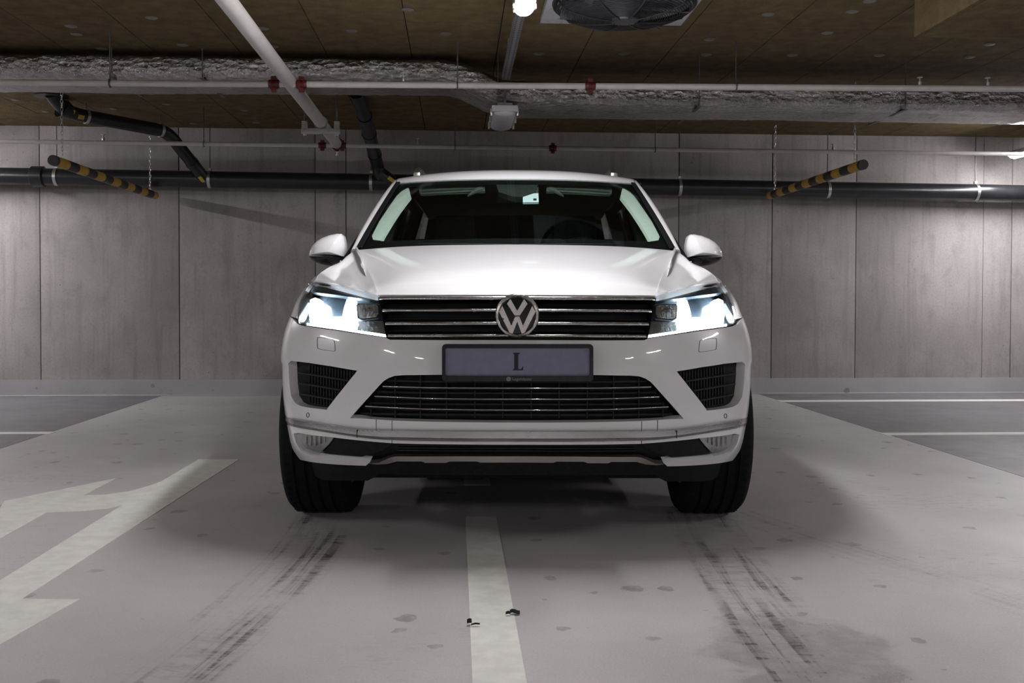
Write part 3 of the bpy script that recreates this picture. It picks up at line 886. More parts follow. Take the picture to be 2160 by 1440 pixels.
sticker(d1, rel[3], rel[4], 0.92, 0.96, 0.056, None, 'grey_label', (-0.1, -1, -0.6))
top2 = U(752, 196, z=ZC + 0.02)
d2 = empty('branch_pipe', top2); tag(d2, 'straight sloping black drain branch behind the car roof', 'pipe')
r2 = [p - top2 for p in (top2, U(768, 240, y=top2.y + 0.25), U(795, 345, y=YD - 0.1), U(806, 386, y=YD))]
MB().tube(bent(r2, 5, 0.06), 0.058, 20).build('pipe', 'pipe_black', d2)
for i, t in ((1, 0.05), (1, 0.38), (1, 0.8)):
    a_, b2 = r2[i], r2[i + 1]; c = a_.lerp(b2, t); ax = (b2 - a_).normalized()
    MB().tube([c - ax * 0.02, c + ax * 0.02], 0.064, 20).build('socket', 'pipe_black', d2)
e = U(840, 392, y=YD - 0.03) - top2
MB().tube([r2[2] + (r2[3] - r2[2]) * 0.4, e], 0.056, 20).build('pipe', 'pipe_black', d2)
sticker(d2, r2[2] + (r2[3] - r2[2]) * 0.4, e, 0.45, 0.75, 0.056, None, 'yellow_label', (0, -1, 0.1))

absorb(d1, dp); absorb(d2, dp)
dp['label'] = 'black plastic drain pipework along the far wall with two sloping branches from the ceiling'

# ------------------------------------------------------------------ hanging clearance bars
def clearance_bar(near, far, d0, label, cap_col, bands, x_near, x_far):
    a_ = U(*near, y=d0)
    dirn = Vector((0, 1, 0))
    zb = a_.z; off = (zb - CAM.z)
    b2 = U(*far, z=zb); ln = b2.y - a_.y
    t = empty('clearance_bar', a_); tag(t, label, 'bar', 'striped clearance bars')
    r = 0.036
    MB().tube([(0, 0.012, 0), (0, ln, 0)], r, 24).build('tube', 'bar_yellow', t)
    MB().tube([(0, -0.004, 0), (0, 0.03, 0)], [r * 1.03, r * 1.06], 24).build('end_cap', 'bar_black', t)
    MB().tube([(0, ln - 0.01, 0), (0, ln + 0.006, 0)], [r * 1.05, r * 1.02], 24).build('end_cap', 'bar_yellow', t)
    for k in range(bands):
        y = ln * (k + 0.62) / (bands + 0.45)
        MB().tube([(0, y, 0), (0, y + ln / (bands + 0.45) * 0.5, 0)], r * 1.012, 24, cap=True).build('black_band', 'bar_black', t)
    for yy in (0.16, ln - 0.14):
        m = MB(); n = int((ZC - zb - r) / 0.028) + 1
        for k in range(n):
            M = Matrix.Rotation(R(90), 3, 'X') if k % 2 else Matrix.Rotation(R(90), 3, 'X') @ Matrix.Rotation(R(0), 3, 'Z')
            M = Matrix.Rotation(R(90 if k % 2 else 0), 3, 'Z') @ Matrix.Rotation(R(90), 3, 'X') @ Matrix.Diagonal((0.62, 1.25, 1.0))
            m.torus((0, yy, r + 0.012 + k * 0.028), 0.0135, 0.0028, M=M, segs=10, rs=5)
        m.build('chain', 'zinc', t)
    return t
clearance_bar((112, 338), (325, 412), 7.12, 'yellow and black striped clearance bar on chains beneath the crooked black drain branch', 'bar_black', 6, 0, 0)
clearance_bar((1821, 347), (1613, 412), 7.12, 'yellow and black striped clearance bar on chains on the same side as the ceiling fan', 'bar_black', 6, 0, 0)

# ------------------------------------------------------------------ scraps on the floor
def scrap(px, py, poly, label, h=0.006, rot=0.0):
    p = U(px, py, z=0)
    t = empty('leaf_scrap', (p.x, p.y, 0.002), (0, 0, rot)); tag(t, label, 'leaf', 'scraps on the floor')
    rows = []
    for i, (x, wd) in enumerate(poly):
        rows.append([Vector((x, wd * s, h * (1 - s * s) + 0.003 * math.sin(i * 1.3) + 0.0035)) for s in np.linspace(-1, 1, 5)])
    grid('blade', rows, 'leaf_dry', t, thick=0.0015)
    return t
scrap(1086, 1296, [(-0.014, 0.002), (-0.008, 0.006), (0.0, 0.0085), (0.008, 0.007), (0.014, 0.002)], 'small dark leaf scrap lying on the edge of the lane dash', 0.008)
scrap(1072, 1299, [(-0.007, 0.001), (0, 0.004), (0.006, 0.001)], 'tiny dark crumb next to the leaf scrap on the lane dash')
scrap(990, 1318, [(-0.006, 0.001), (0, 0.006), (0.006, 0.002)], 'tiny curled leaf bit at the lane dash border opposite the leaf scrap', 0.01)
scrap(1003, 1322, [(-0.012, 0.0012), (0, 0.0022), (0.012, 0.0012)], 'thin dark twig across the lane dash border', 0.003)

# ================================================================== the car
car = empty('car', CAR_LOC, (0, 0, -YAW))
tag(car, 'white off-road car facing forward with lit headlights and chrome grille', 'car')

# ---- front skin: rounded plan shape, width and nose profile given by height
_W = hermite([0.18, 0.30, 0.45, 0.60, 0.75, 0.82, 0.88, 0.93, 0.97, 1.00, 1.03, 1.08], [0.925, 0.945, 0.957, 0.962, 0.957, 0.942, 0.921, 0.902, 0.885, 0.868, 0.828, 0.74])
_Y0 = hermite([0.18, 0.28, 0.33, 0.40, 0.47, 0.55, 0.65, 0.72, 0.78, 0.83, 0.90, 0.95, 1.00, 1.08], [0.20, 0.10, 0.055, 0.03, 0.012, 0.004, 0.0, 0.004, 0.014, 0.028, 0.058, 0.088, 0.13, 0.21])
LQ, NQ = 0.65, 2.4
_th = np.linspace(0, math.pi / 2, 400)
_xs, _ys = 0.96 * np.sin(_th) ** (2 / NQ), LQ * (1 - np.cos(_th) ** (2 / NQ))
_s = np.concatenate([[0], np.cumsum(np.hypot(np.diff(_xs), np.diff(_ys)))])
SMAX = float(_s[-1])
def fascia(a, z):
    t = float(np.interp(min(abs(a), SMAX), _s, _th))
    return Vector((math.copysign(_W(z) * math.sin(t) ** (2 / NQ), a), _Y0(z) + LQ * (1 - max(math.cos(t), 0) ** (2 / NQ)), z))
def a_of_x(x, z):
    q = min(abs(x) / _W(z), 1.0) ** (NQ / 2)
    return math.copysign(float(np.interp(math.asin(min(q, 1.0)), _th, _s)), x)
def a_of_y(y, z):
    q = 1 - (y - _Y0(z)) / LQ
    q = min(max(q, 0.0), 1.0)
    return float(np.interp(math.acos(q ** (NQ / 2)), _th, _s))
def fy_at(x, z):
    q = abs(x) / _W(z)
    if q >= 1: return None
    return _Y0(z) + LQ * (1 - (1 - q ** NQ) ** (1 / NQ))
def hit(px, py):
    """parameter of the front skin seen at a pixel"""
    lo = None; best = None
    for i in range(0, 161):
        y = -0.1 + i * 0.005
        p = PX(px, py, y); f = fy_at(p.x, p.z)
        if f is None:
            continue
        g = y - f
        if best is None or abs(g) < best[0]: best = (abs(g), p)
        if g > 0 and lo is not None:
            a_, b2 = lo, y
            for _ in range(30):
                mdl = (a_ + b2) / 2; p = PX(px, py, mdl); f = fy_at(p.x, p.z)
                if f is not None and mdl - f < 0: a_ = mdl
                else: b2 = mdl
            p = PX(px, py, (a_ + b2) / 2)
            return (a_of_x(p.x, p.z), p.z)
        if g <= 0: lo = y
    p = best[1]
    return (a_of_x(p.x, p.z), p.z)
def H(pts): return [hit(*p) for p in pts]
def sym(half):
    """left-half outline starting and ending on the centre line -> full outline"""
    return half + [(-a, z) for a, z in half[::-1] if abs(a) > 1e-6]
def cen(py): return (0.0, hit(1091, py)[1])
def fpanel(name, outline, mat, parent, **kw):
    kw.setdefault('res', 0.03)
    return panel(name, outline, fascia, mat, parent, flip=FL, **kw)
FL = 1 if surf_normal(fascia, -0.1, 0.6).y < 0 else -1

INTAKE = H([(613.5, 778), (615, 768), (621, 763), (655, 767), (700, 774), (752, 783), (720, 822), (688, 861), (660, 857), (640, 853), (629, 847), (621, 833), (616, 808)])
INTAKE_HOLE = H([(609, 778), (610, 767), (618, 760.5), (655, 765), (700, 772), (754, 781.5), (722, 821), (690, 862), (690, 864), (655, 860), (634, 856), (623, 850), (614, 835), (610.5, 808)])
CENTRE = [cen(791)] + H([(933, 790), (850, 791), (832, 792.5), (820, 797), (810, 803.5), (785.6, 830.6), (741, 880.6), (774, 883), (830, 886.7), (941, 889.7)]) + [cen(891)]
HL_TOP = [(798, 625), (750, 611), (706, 600), (665, 593.7), (653.7, 593)]
HL_OUT = [(647.5, 599), (641, 615), (632.5, 637.5), (627.5, 655), (625.6, 670), (627.5, 680)]
HL_BOT = [(637.5, 685), (662.5, 689), (712.5, 696), (775, 705), (815, 711)]
HEAD = H(HL_TOP + HL_OUT + HL_BOT + [(808, 672)])
GR_TOP, GR_BOT = 622.5, 715.5
GRILLE = [cen(GR_TOP)] + H([(950, GR_TOP), (800, 624), (809, 668), (817, 712), (824, 715.5), (950, GR_BOT)]) + [cen(GR_BOT)]
LOWER = H([(619, 914), (630, 912.5), (702, 922), (830, 934.7), (960, 937)]) + [cen(937.5)]

# bumper skin with openings
arch = lambda z: 0.80 - math.sqrt(max(0.425 ** 2 - (z - 0.385) ** 2, 0.0))
rear_edge = [(-a_of_y(0.40, 0.842), 0.842), (-a_of_y(0.50, 0.850), 0.850), (-a_of_y(0.585, 0.852), 0.852), (-a_of_y(0.56, 0.74), 0.74), (-a_of_y(0.52, 0.66), 0.66), (-a_of_y(0.48, 0.56), 0.56), (-a_of_y(0.46, 0.47), 0.47), (-a_of_y(0.45, 0.38), 0.38)]
low_edge = H([(614, 940), (621, 953), (633, 969), (660, 974.5), (691, 978), (771.5, 982), (780, 975), (758, 971), (671.7, 962.5), (649, 958), (635.6, 951), (624, 933)])
half = [cen(717)] + H([(950, 717), (824, 717), (815, 713), (775, 707), (712.5, 698), (662.5, 691), (637.5, 687), (626.5, 682)]) + rear_edge + low_edge + LOWER
bump_holes = [INTAKE_HOLE, [(-a, z) for a, z in INTAKE_HOLE], sym(CENTRE)]
RA, RB = hit(800, 793), hit(722, 880)
def bumper_skin(a, z):
    p = fascia(a, z); s = (-abs(a), z)
    ax, az = RB[0] - RA[0], RB[1] - RA[1]; L2 = ax * ax + az * az
    t = ((s[0] - RA[0]) * ax + (s[1] - RA[1]) * az) / L2
    d = ((s[0] - RA[0]) * az - (s[1] - RA[1]) * ax) / math.sqrt(L2)
    k = max(0.0, 1 - abs(d) / 0.075) * max(0.0, min(1.0, (t + 0.25) / 0.35)) * max(0.0, min(1.0, (1.18 - t) / 0.3))
    k = k * k * (3 - 2 * k)
    step = 0.006 * max(0.0, min(1.0, (z - 0.655) / 0.02)) * max(0.0, min(1.0, (abs(a) - 0.30) / 0.15))
    return p + surf_normal(fascia, a, z, FL) * (0.011 * k + step)
bumper = panel('front_bumper', sym(half), bumper_skin, 'paint_white', car, holes=bump_holes, res=0.018, thick=0.035, flip=FL)
# dark backing behind all openings
back = [cen(622), *H([(950, 622), (800, 626), (700, 640), (650, 660)]), (-a_of_y(0.50, 0.80), 0.80), (-a_of_y(arch(0.60), 0.60), 0.60), (-a_of_y(arch(0.47) - 0.03, 0.47), 0.47), *H([(640, 950), (760, 968)]), *H([(800, 980)]), cen(985)]
fpanel('bumper_core', sym(back), 'black_void', car, res=0.06, thick=0.02, off=-0.085)

# corner intakes
def lerp2(p, q, t): return (p[0] + (q[0] - p[0]) * t, p[1] + (q[1] - p[1]) * t)
def strip_px(p, q, half_px, n=8):
    up, dn = [], []
    for i in range(n + 1):
        x, y = lerp2(p, q, i / n); up.append((x, y - half_px)); dn.append((x, y + half_px))
    return H(up + dn[::-1])
il, ir = fpanel('corner_intake', INTAKE_HOLE, 'black_plastic', car, res=0.03, thick=0.012, off=-0.034, mirror=True)
for p, q in (((621, 786), (730, 803.5)), ((622, 808), (713, 823.5)), ((625, 831), (697, 844))):
    fpanel('fin', strip_px(p, q, 1.6), 'grey_plastic', il, res=0.02, thick=0.024, off=-0.012, mirror=ir)
for px in np.arange(640, 738, 6.4):
    top_y = 765 + (px - 621) * 18 / 131 + 3
    bot_y = min(848 + (px - 625) * 0.2, 783 + (752 - px) * 78 / 64 - 3)
    if bot_y - top_y > 6:
        fpanel('rib', H([(px - 1, top_y), (px + 1, top_y), (px + 1, bot_y), (px - 1, bot_y)]), 'grey_plastic', il, res=0.05, thick=0.012, off=-0.026, mirror=ir)
# centre intake
ci = fpanel('centre_intake', sym(CENTRE), 'black_plastic', car, res=0.05, thick=0.01, off=-0.05)
def curve_px(pts, n=24):
    """smooth path through pixels of the left half, ending on the centre, mirrored"""
    P = spline([(x, y, 0) for x, y in pts], n)
    h = [hit(p.x, p.y) for p in P]
    return h
def sweep(name, left, mat, parent, hh, dd, off, ends=True, nprof=10):
    """bar with a rounded section following the front skin; left: params from the left end to the centre"""
    path = left + [(-a, z) for a, z in left[-2::-1]] if abs(left[-1][0]) < 2e-3 else left
    rows = []
    for a, z in path:
        p = fascia(a, z); n = surf_normal(fascia, a, z, FL); up = Vector((0, 0, 1)); up = (up - n * up.dot(n)).normalized()
        p = p + n * off
        rows.append([p + up * hh * math.cos(t) + n * dd * math.sin(t) for t in np.linspace(0, 2 * math.pi, nprof, endpoint=False)])
    m = MB(); k = nprof; vs = [v for r in rows for v in r]; fs = []
    for i in range(len(rows) - 1):
        for j in range(k): fs.append((i * k + j, i * k + (j + 1) % k, (i + 1) * k + (j + 1) % k, (i + 1) * k + j))
    m.add(vs, fs); m.f.append(tuple(range(k))); m.f.append(tuple(range((len(rows) - 1) * k, len(rows) * k)))
    return m.build(name, mat, parent, angle=60)
def centred(pts, cy): return curve_px(pts)[:-1] + [cen(cy)]
for pts in ([(803.6, 816), (900, 818.5), (1000, 819.3), (1091, 819.5)], [(786, 837), (900, 841.5), (1000, 842.8), (1091, 843)], [(766, 858), (880, 863.5), (1000, 865.5), (1091, 865.8)]):
    sweep('chrome_strip', centred(pts, pts[-1][1]), 'chrome_smooth', ci, 0.0027, 0.004, -0.018)
    lo = [(x, y + 3.5) for x, y in pts]
    sweep('blade', centred(lo, lo[-1][1]), 'black_plastic', ci, 0.0050, 0.014, -0.032)
for px in (774, 827, 882, 939, 1000, 1060):
    ty = 793 if px > 832 else 793 + (832 - px) * 1.0
    fpanel('divider', H([(px - 1.2, ty), (px + 1.2, ty), (px + 1.2, 886), (px - 1.2, 886)]), 'grey_plastic', ci, res=0.06, thick=0.014, off=-0.030, mirror=True)
for y in (805, 830, 854, 877):
    sweep('mesh_bar', centred([(806 - (y - 805) * 0.78, y), (900, y + 2), (1000, y + 2.6), (1091, y + 2.8)], y + 2.8), 'grey_plastic', ci, 0.006, 0.006, -0.04)

# seams, washer covers, parking sensors
for px, y0, y1 in ((793.6, 884.5, 904), (827, 887, 905), (827, 926, 935)):
    fpanel('seam', H([(px - 0.6, y0), (px + 0.6, y0), (px + 0.6, y1), (px - 0.6, y1)]), 'seam', bumper, res=0.1, thick=0.004, off=0.0006, mirror=True)
WC = [(671.7, 715), (676, 712), (702, 715), (707.5, 719), (709.5, 736), (706, 741), (676, 736.5), (672, 731)]
def inset(pts, d):
    cx = sum(p[0] for p in pts) / len(pts); cy = sum(p[1] for p in pts) / len(pts)
    return [(x + (cx - x) / math.hypot(x - cx, y - cy) * d, y + (cy - y) / math.hypot(x - cx, y - cy) * d) for x, y in pts]
def smooth_loop(pts, k=4):
    n = len(pts); out = []
    for i in range(n):
        p0, p1, p2, p3 = (Vector((*pts[(i + d) % n], 0)) for d in (-1, 0, 1, 2))
        for j in range(k):
            t = j / k
            v = 0.5 * (2 * p1 + (p2 - p0) * t + (2 * p0 - 5 * p1 + 4 * p2 - p3) * t * t + (3 * p1 - p0 - 3 * p2 + p3) * t**3); out.append((v.x, v.y))
    return out
panel('washer_cover', H(smooth_loop(WC)), bumper_skin, 'seam', bumper, flip=FL, holes=[H(smooth_loop(inset(WC, 1.0)))], res=0.01, thick=0.004, off=0.0006, mirror=True)
circ = lambda cx, cy, rx, ry, n=16: [(cx + rx * math.cos(2 * math.pi * i / n), cy + ry * math.sin(2 * math.pi * i / n)) for i in range(n)]
fpanel('parking_sensor', H(circ(649.5, 875, 3.4, 5.2)), 'seam', bumper, holes=[H(circ(649.5, 875, 2.3, 4.0))], res=0.006, thick=0.004, off=0.0008, mirror=True)

# chrome band across the bumper
cb_top = centred([(606, 879.2), (625, 883), (649.4, 886.7), (757.8, 902.8), (827, 905.2), (960, 907.3), (1091, 907.8)], 907.8)
cb_bot = centred([(606, 895.2), (625, 899), (649.4, 903), (757.8, 919.6), (827, 925.6), (960, 928.6), (1091, 929)], 929)
cb_top = [(-a_of_y(0.47, cb_top[0][1]), cb_top[0][1] + 0.004)] + cb_top
cb_bot = [(-a_of_y(0.47, cb_bot[0][1]), cb_bot[0][1] + 0.004)] + cb_bot
rows = []
full_t = cb_top + [(-a, z) for a, z in cb_top[-2::-1]]; full_b = cb_bot + [(-a, z) for a, z in cb_bot[-2::-1]]
for i_, ((a0, z0), (a1, z1)) in enumerate(zip(full_t, full_b)):
    r = []; ke = min(1.0, 0.12 + 0.16 * min(i_, len(full_t) - 1 - i_))
    for t, o in ((0, -0.006), (0.0, 0.013), (0.3, 0.0155), (0.60, 0.017), (0.66, 0.014), (0.8, 0.012), (1.0, 0.009), (1.0, -0.006)):
        a, z = a0 + (a1 - a0) * t, z0 + (z1 - z0) * t
        r.append(fascia(a, z) + surf_normal(fascia, a, z, FL) * (o * ke if o > 0 else o))
    rows.append(r)
grid('chrome_band', rows, 'chrome_band', car, thick=0.004)
fpanel('band_seam', H([(757.2, 903), (758.2, 903), (758.2, 919), (757.2, 919)]), 'seam', bumper, res=0.1, thick=0.004, off=0.0178, mirror=True)

# lower opening, fog lamps, skid trim, chin
low_half = LOWER + [cen(963)] + H([(838, 962), (819, 967), (797, 975), (758, 972), (671.7, 963.5), (648, 959), (634.5, 952), (623, 934)])
lw = LOWER + [cen(963)]
low_poly = sym([cen(937)] + H([(960, 936.5), (830, 934.2), (702, 921.5), (630, 912), (618.5, 913.5), (623, 934), (634.5, 952), (648, 959), (671.7, 963.5), (758, 972), (797, 976), (819, 970), (838, 964)]) + [cen(964)])
li = fpanel('lower_intake', low_poly, 'black_plastic', car, res=0.04, thick=0.012, off=-0.03)
for y in (943, 949, 955):
    sweep('blade', centred([(835, y), (960, y + 1), (1091, y + 1)], y + 1), 'grey_plastic', li, 0.0028, 0.006, -0.024)
fpanel('cheek_panel', H([(704, 924.5), (800, 935), (826, 938), (800, 955), (760, 968), (676, 960)]), 'black_plastic', li, res=0.04, thick=0.012, off=-0.014, mirror=True)
FOG = [(622, 916.5), (632, 914.5), (665, 917.5), (702, 923.6), (688, 942), (672, 961), (652, 957.5), (637, 950), (628, 939)]
fl_, fr_ = fpanel('fog_lamp', H(FOG), 'black_plastic', car, res=0.03, thick=0.01, off=-0.028, mirror=True)
fpanel('reflector', H(inset(FOG, 2.0)), 'fog_reflector', fl_, res=0.02, thick=0.006, off=-0.016, mirror=fr_)
fpanel('lens', H(inset(FOG, 0.6)), 'lens_glass', fl_, res=0.02, thick=0.003, off=-0.004, mirror=fr_)
for px in (640, 650, 660, 670, 680):
    y1 = 945 - abs(px - 655) * 0.4
    fpanel('lens_rib', H([(px - 1.1, 922), (px + 1.1, 922), (px + 1.1, y1), (px - 1.1, y1)]), 'fog_reflector', fl_, res=0.02, thick=0.004, off=-0.011, mirror=fr_)
SK = [cen(960.5)] + H([(960, 960.5), (838, 960.5), (827, 962), (819, 965), (799, 973.6), (780, 975), (797, 977), (819, 975.5), (838, 970.5), (891, 970.8), (898, 973.6), (941, 973.6), (949, 970.8), (1006, 970.8), (1013, 973), (1060, 973)]) + [cen(973)]
fpanel('skid_trim', sym(SK), 'silver_trim', car, res=0.03, thick=0.02, off=0.006)
CH = [cen(969)] + H([(890, 968), (838, 968), (800, 975), (773, 980), (691, 976), (653.6, 972), (656, 985), (663, 1008), (677, 1015), (774, 1017), (786, 1011), (799, 1003), (900, 1005)]) + [cen(1005.6)]
fpanel('chin_spoiler', sym(CH), 'black_plastic', car, res=0.04, thick=0.03, off=-0.008)

# ---- grille with chrome slats
gr = fpanel('grille', sym(GRILLE), 'black_void', car, res=0.06, thick=0.01, off=-0.055)
for y, x0, hh in ((627.5, 800.5, 4.2), (653.6, 807, 3.2), (681.5, 813, 3.8), (707.5, 818, 3.5)):
    z1, z0 = hit(950, y - hh)[1], hit(950, y + hh)[1]
    sweep('chrome_slat', centred([(x0, y), (880, y), (980, y), (1091, y)], y), 'chrome_band', gr, (z1 - z0) / 2, 0.0055, -0.004, nprof=14)
for y, x0 in ((640.5, 804), (667, 810), (694, 815.5)):
    sweep('dark_louvre', centred([(x0, y), (900, y), (1091, y)], y), 'black_plastic', gr, 0.004, 0.01, -0.035)
fpanel('grille_lip', [cen(711)] + H([(950, 711), (818, 711), (821, 716), (950, 716.5)]) + [cen(716.5)] + [(-a, z) for a, z in (H([(950, 716.5), (821, 716), (818, 711), (950, 711)]))], 'black_gloss', car, res=0.05, thick=0.02, off=-0.002)

# ---- emblem
EC = fascia(0, hit(1091, 665)[1]); EC.y -= 0.030
ER = 47.0 / F * (EC.y - CCAM.y)
tilt = Matrix.Rotation(R(2), 4, 'X')
def emb(u, v, d=0.0):      # zoomed emblem coordinates -> car
    k = ER / 282.0
    return EC + (tilt @ Vector(((u - 1035) * k, 0, (390 - v) * k))) + (tilt @ Vector((0, -d, 0)))
ME = Matrix.Translation(EC) @ tilt @ Matrix.Rotation(R(90), 4, 'X')
em = MB().lathe([(ER * 0.97, -0.006), (ER * 0.97, -0.0), (0.002, 0.001)], M=ME, seg=48).build('emblem', 'black_gloss', car)
MB().lathe([(ER * 0.80, 0.0), (ER * 0.82, 0.007), (ER * 0.87, 0.011), (ER * 0.95, 0.009), (ER * 1.0, 0.0), (ER * 0.99, -0.012), (ER * 0.85, -0.012)], M=ME, seg=64, closed=True).build('ring', 'emblem_chrome', em)
VV = [(905, 240), (1003, 388), (1067, 388), (1165, 240), (1122, 178), (1035, 330), (948, 178)]
WW = [(846, 268), (962, 520), (1008, 402), (1062, 402), (1108, 520), (1224, 268), (1266, 340), (1126, 615), (1094, 622), (1035, 464), (976, 622), (944, 615), (804, 340)]
for nm, poly in (('upper_letter', VV), ('lower_letter', WW)):
    V, Fc = tess(poly, [], 60)
    m = MB(); n = len(V)
    vs = [emb(u, v, 0.008) for u, v in V] + [emb(u, v, -0.002) for u, v in V]
    cnt = {}
    for f in Fc:
        for i in range(3): cnt[(f[i], f[(i + 1) % 3])] = 1
    fs = list(Fc) + [tuple(i + n for i in f[::-1]) for f in Fc] + [(b2, a, a + n, b2 + n) for a, b2 in cnt if (b2, a) not in cnt]
    m.add(vs, fs); m.build(nm, 'emblem_chrome', em, bevel=0.0)

# ---- number plate
PY = -0.035
def pq(px, py, y=PY): return PX(px, py, y)
plate = empty('number_plate', pq(1091, 803)); plate.parent = car
def rrect(x0, y0, x1, y1, r, n=5):
    out = []
    for cx, cy, a0 in ((x1 - r, y0 + r, -90), (x1 - r, y1 - r, 0), (x0 + r, y1 - r, 90), (x0 + r, y0 + r, 180)):
        for i in range(n + 1):
            a = R(a0 + 90 * i / n); out.append((cx + r * math.cos(a), cy + r * math.sin(a)))
    return out
org = plate.location.copy()
flatp = lambda p, q: PX(p, q, PY) - org
fpl = 1 if surf_normal(flatp, 1000, 760).y < 0 else -1
def plate_panel(name, outline, mat, parent, thick, off, holes=(), res=40):
    V, Fc = tess(outline, list(holes), res)
    used = sorted({i for f in Fc for i in f}); mp_ = {k: i for i, k in enumerate(used)}; Fc = [tuple(mp_[i] for i in f) for f in Fc]
    n = len(used); vs = [flatp(*V[k]) + Vector((0, -off, 0)) for k in used]; vs += [v + Vector((0, thick, 0)) for v in vs]
    cnt = {}
    for f in Fc:
        for i in range(len(f)): cnt[(f[i], f[(i + 1) % len(f)])] = 1
    fs = list(Fc) + [tuple(i + n for i in f[::-1]) for f in Fc] + [(b2, a, a + n, b2 + n) for a, b2 in cnt if (b2, a) not in cnt]
    m = MB(); m.add(vs, fs); return m.build(name, mat, parent)
plate_panel('frame', rrect(932.5, 725.5, 1251.5, 804, 8), 'plate_frame', plate, 0.03, 0.004, holes=[rrect(939.5, 734, 1243.5, 792, 4)])
plate_panel('plate', rrect(936, 730, 1247, 796, 4), 'plate_panel', plate, 0.012, -0.003)
# serif letter: zoom px -> image px (scale 6 about 920, 600)
LL = [(970, 862), (1062, 862), (1062, 872), (1046, 880), (1040, 896), (1040, 1058), (1046, 1070), (1062, 1070), (1082, 1060), (1096, 1036), (1104, 1030), (1100, 1086), (970, 1086), (970, 1076), (984, 1070), (988, 1058), (988, 890), (984, 878), (970, 872)]
plate_panel('letter', [(920 + u / 6, 600 + v / 6) for u, v in LL], 'plate_ink', plate, 0.002, -0.0022, res=4)
plate_panel('dealer_badge', circ(1072.8, 798.8, 4.9, 4.9), 'plate_print', plate, 0.002, 0.0055, res=3)
def text(body, size, loc, parent, mat, name):
    cu = bpy.data.curves.new(name, 'FONT'); cu.body = body; cu.size = size; cu.extrude = 0.0004; cu.align_x = 'LEFT'; cu.align_y = 'CENTER'
    o = bpy.data.objects.new(name, cu); COL.objects.link(o)
    bpy.context.view_layer.update()
    me = bpy.data.meshes.new_from_object(o.evaluated_get(bpy.context.evaluated_depsgraph_get()))
    bpy.data.objects.remove(o)
    M = Matrix.Rotation(R(90), 4, 'X'); me.transform(M)
    q = link(name, me, mat, parent); q.location = loc
    return q
text('L', 0.013, flatp(1071.0, 798.8) + Vector((0, -0.0062, 0)), plate, 'plate_ink', 'badge_letter')
text('Legendauto', 0.0145, flatp(1080.5, 799) + Vector((0, -0.0048, 0)), plate, 'plate_print', 'dealer_lettering')

# ---- headlights
hl, hr = fpanel('headlight', HEAD, 'lamp_housing', car, res=0.03, thick=0.012, off=-0.062, mirror=True)
def ringed(pts, d): return inset(pts, d)
head_px = HL_TOP + HL_OUT + HL_BOT + [(808, 672)]
fpanel('lens', HEAD, 'lens_glass', hl, res=0.02, thick=0.004, off=0.001, mirror=hr)
fpanel('bezel', HEAD, 'black_gloss', hl, holes=[H(inset(head_px, 2.2))], res=0.02, thick=0.055, off=-0.006, mirror=hr)
fpanel('brow', H([(792, 626.5), (750, 614), (706, 603.5), (665, 597.5), (655, 597), (648, 610), (664, 612), (700, 616), (740, 622), (792, 629)]), 'lamp_housing', hl, res=0.02, thick=0.02, off=-0.016, mirror=hr)
def rpx(x0, y0, x1, y1, sk=0.0, r=4): return [(x, y + (x - x0) * sk) for x, y in rrect(x0, y0, x1, y1, r)]
fpanel('light_guide', H([(641, 624), (652, 619), (662, 622), (664, 640), (666, 655), (690, 660), (712, 660), (716, 640), (722, 622), (738, 621), (738, 672), (733, 690), (700, 690), (660, 684), (642, 679)]), 'main_beam', hl, res=0.02, thick=0.02, off=-0.030, mirror=hr)
fpanel('daytime_strip', H([(738, 692.5), (775, 698), (811, 703.5), (812, 709), (775, 704), (712.5, 695), (662.5, 688), (641, 684), (641, 678), (662, 682), (712, 689)]), 'light_guide', hl, res=0.015, thick=0.02, off=-0.014, mirror=hr)
fpanel('reflector_tray', H([(742, 668), (800, 668), (809, 700), (775, 696), (742, 690)]), 'reflector', hl, res=0.02, thick=0.01, off=-0.040, mirror=hr)
LAMPB = [(743, 635), (748, 631), (790, 633), (795, 637), (796, 655), (790, 664), (756, 668), (746, 664)]
fpanel('cornering_lamp', H(LAMPB), 'black_gloss', hl, res=0.02, thick=0.02, off=-0.028, mirror=hr)
fpanel('lamp_reflector', H(inset(LAMPB, 4.0)), 'fog_reflector', hl, res=0.015, thick=0.01, off=-0.024, mirror=hr)
for q in ((763, 646), (772, 645)):
    fpanel('bulb', H(circ(*q, 3.0, 4.0)), 'reflector', hl, res=0.01, thick=0.01, off=-0.012, mirror=hr)

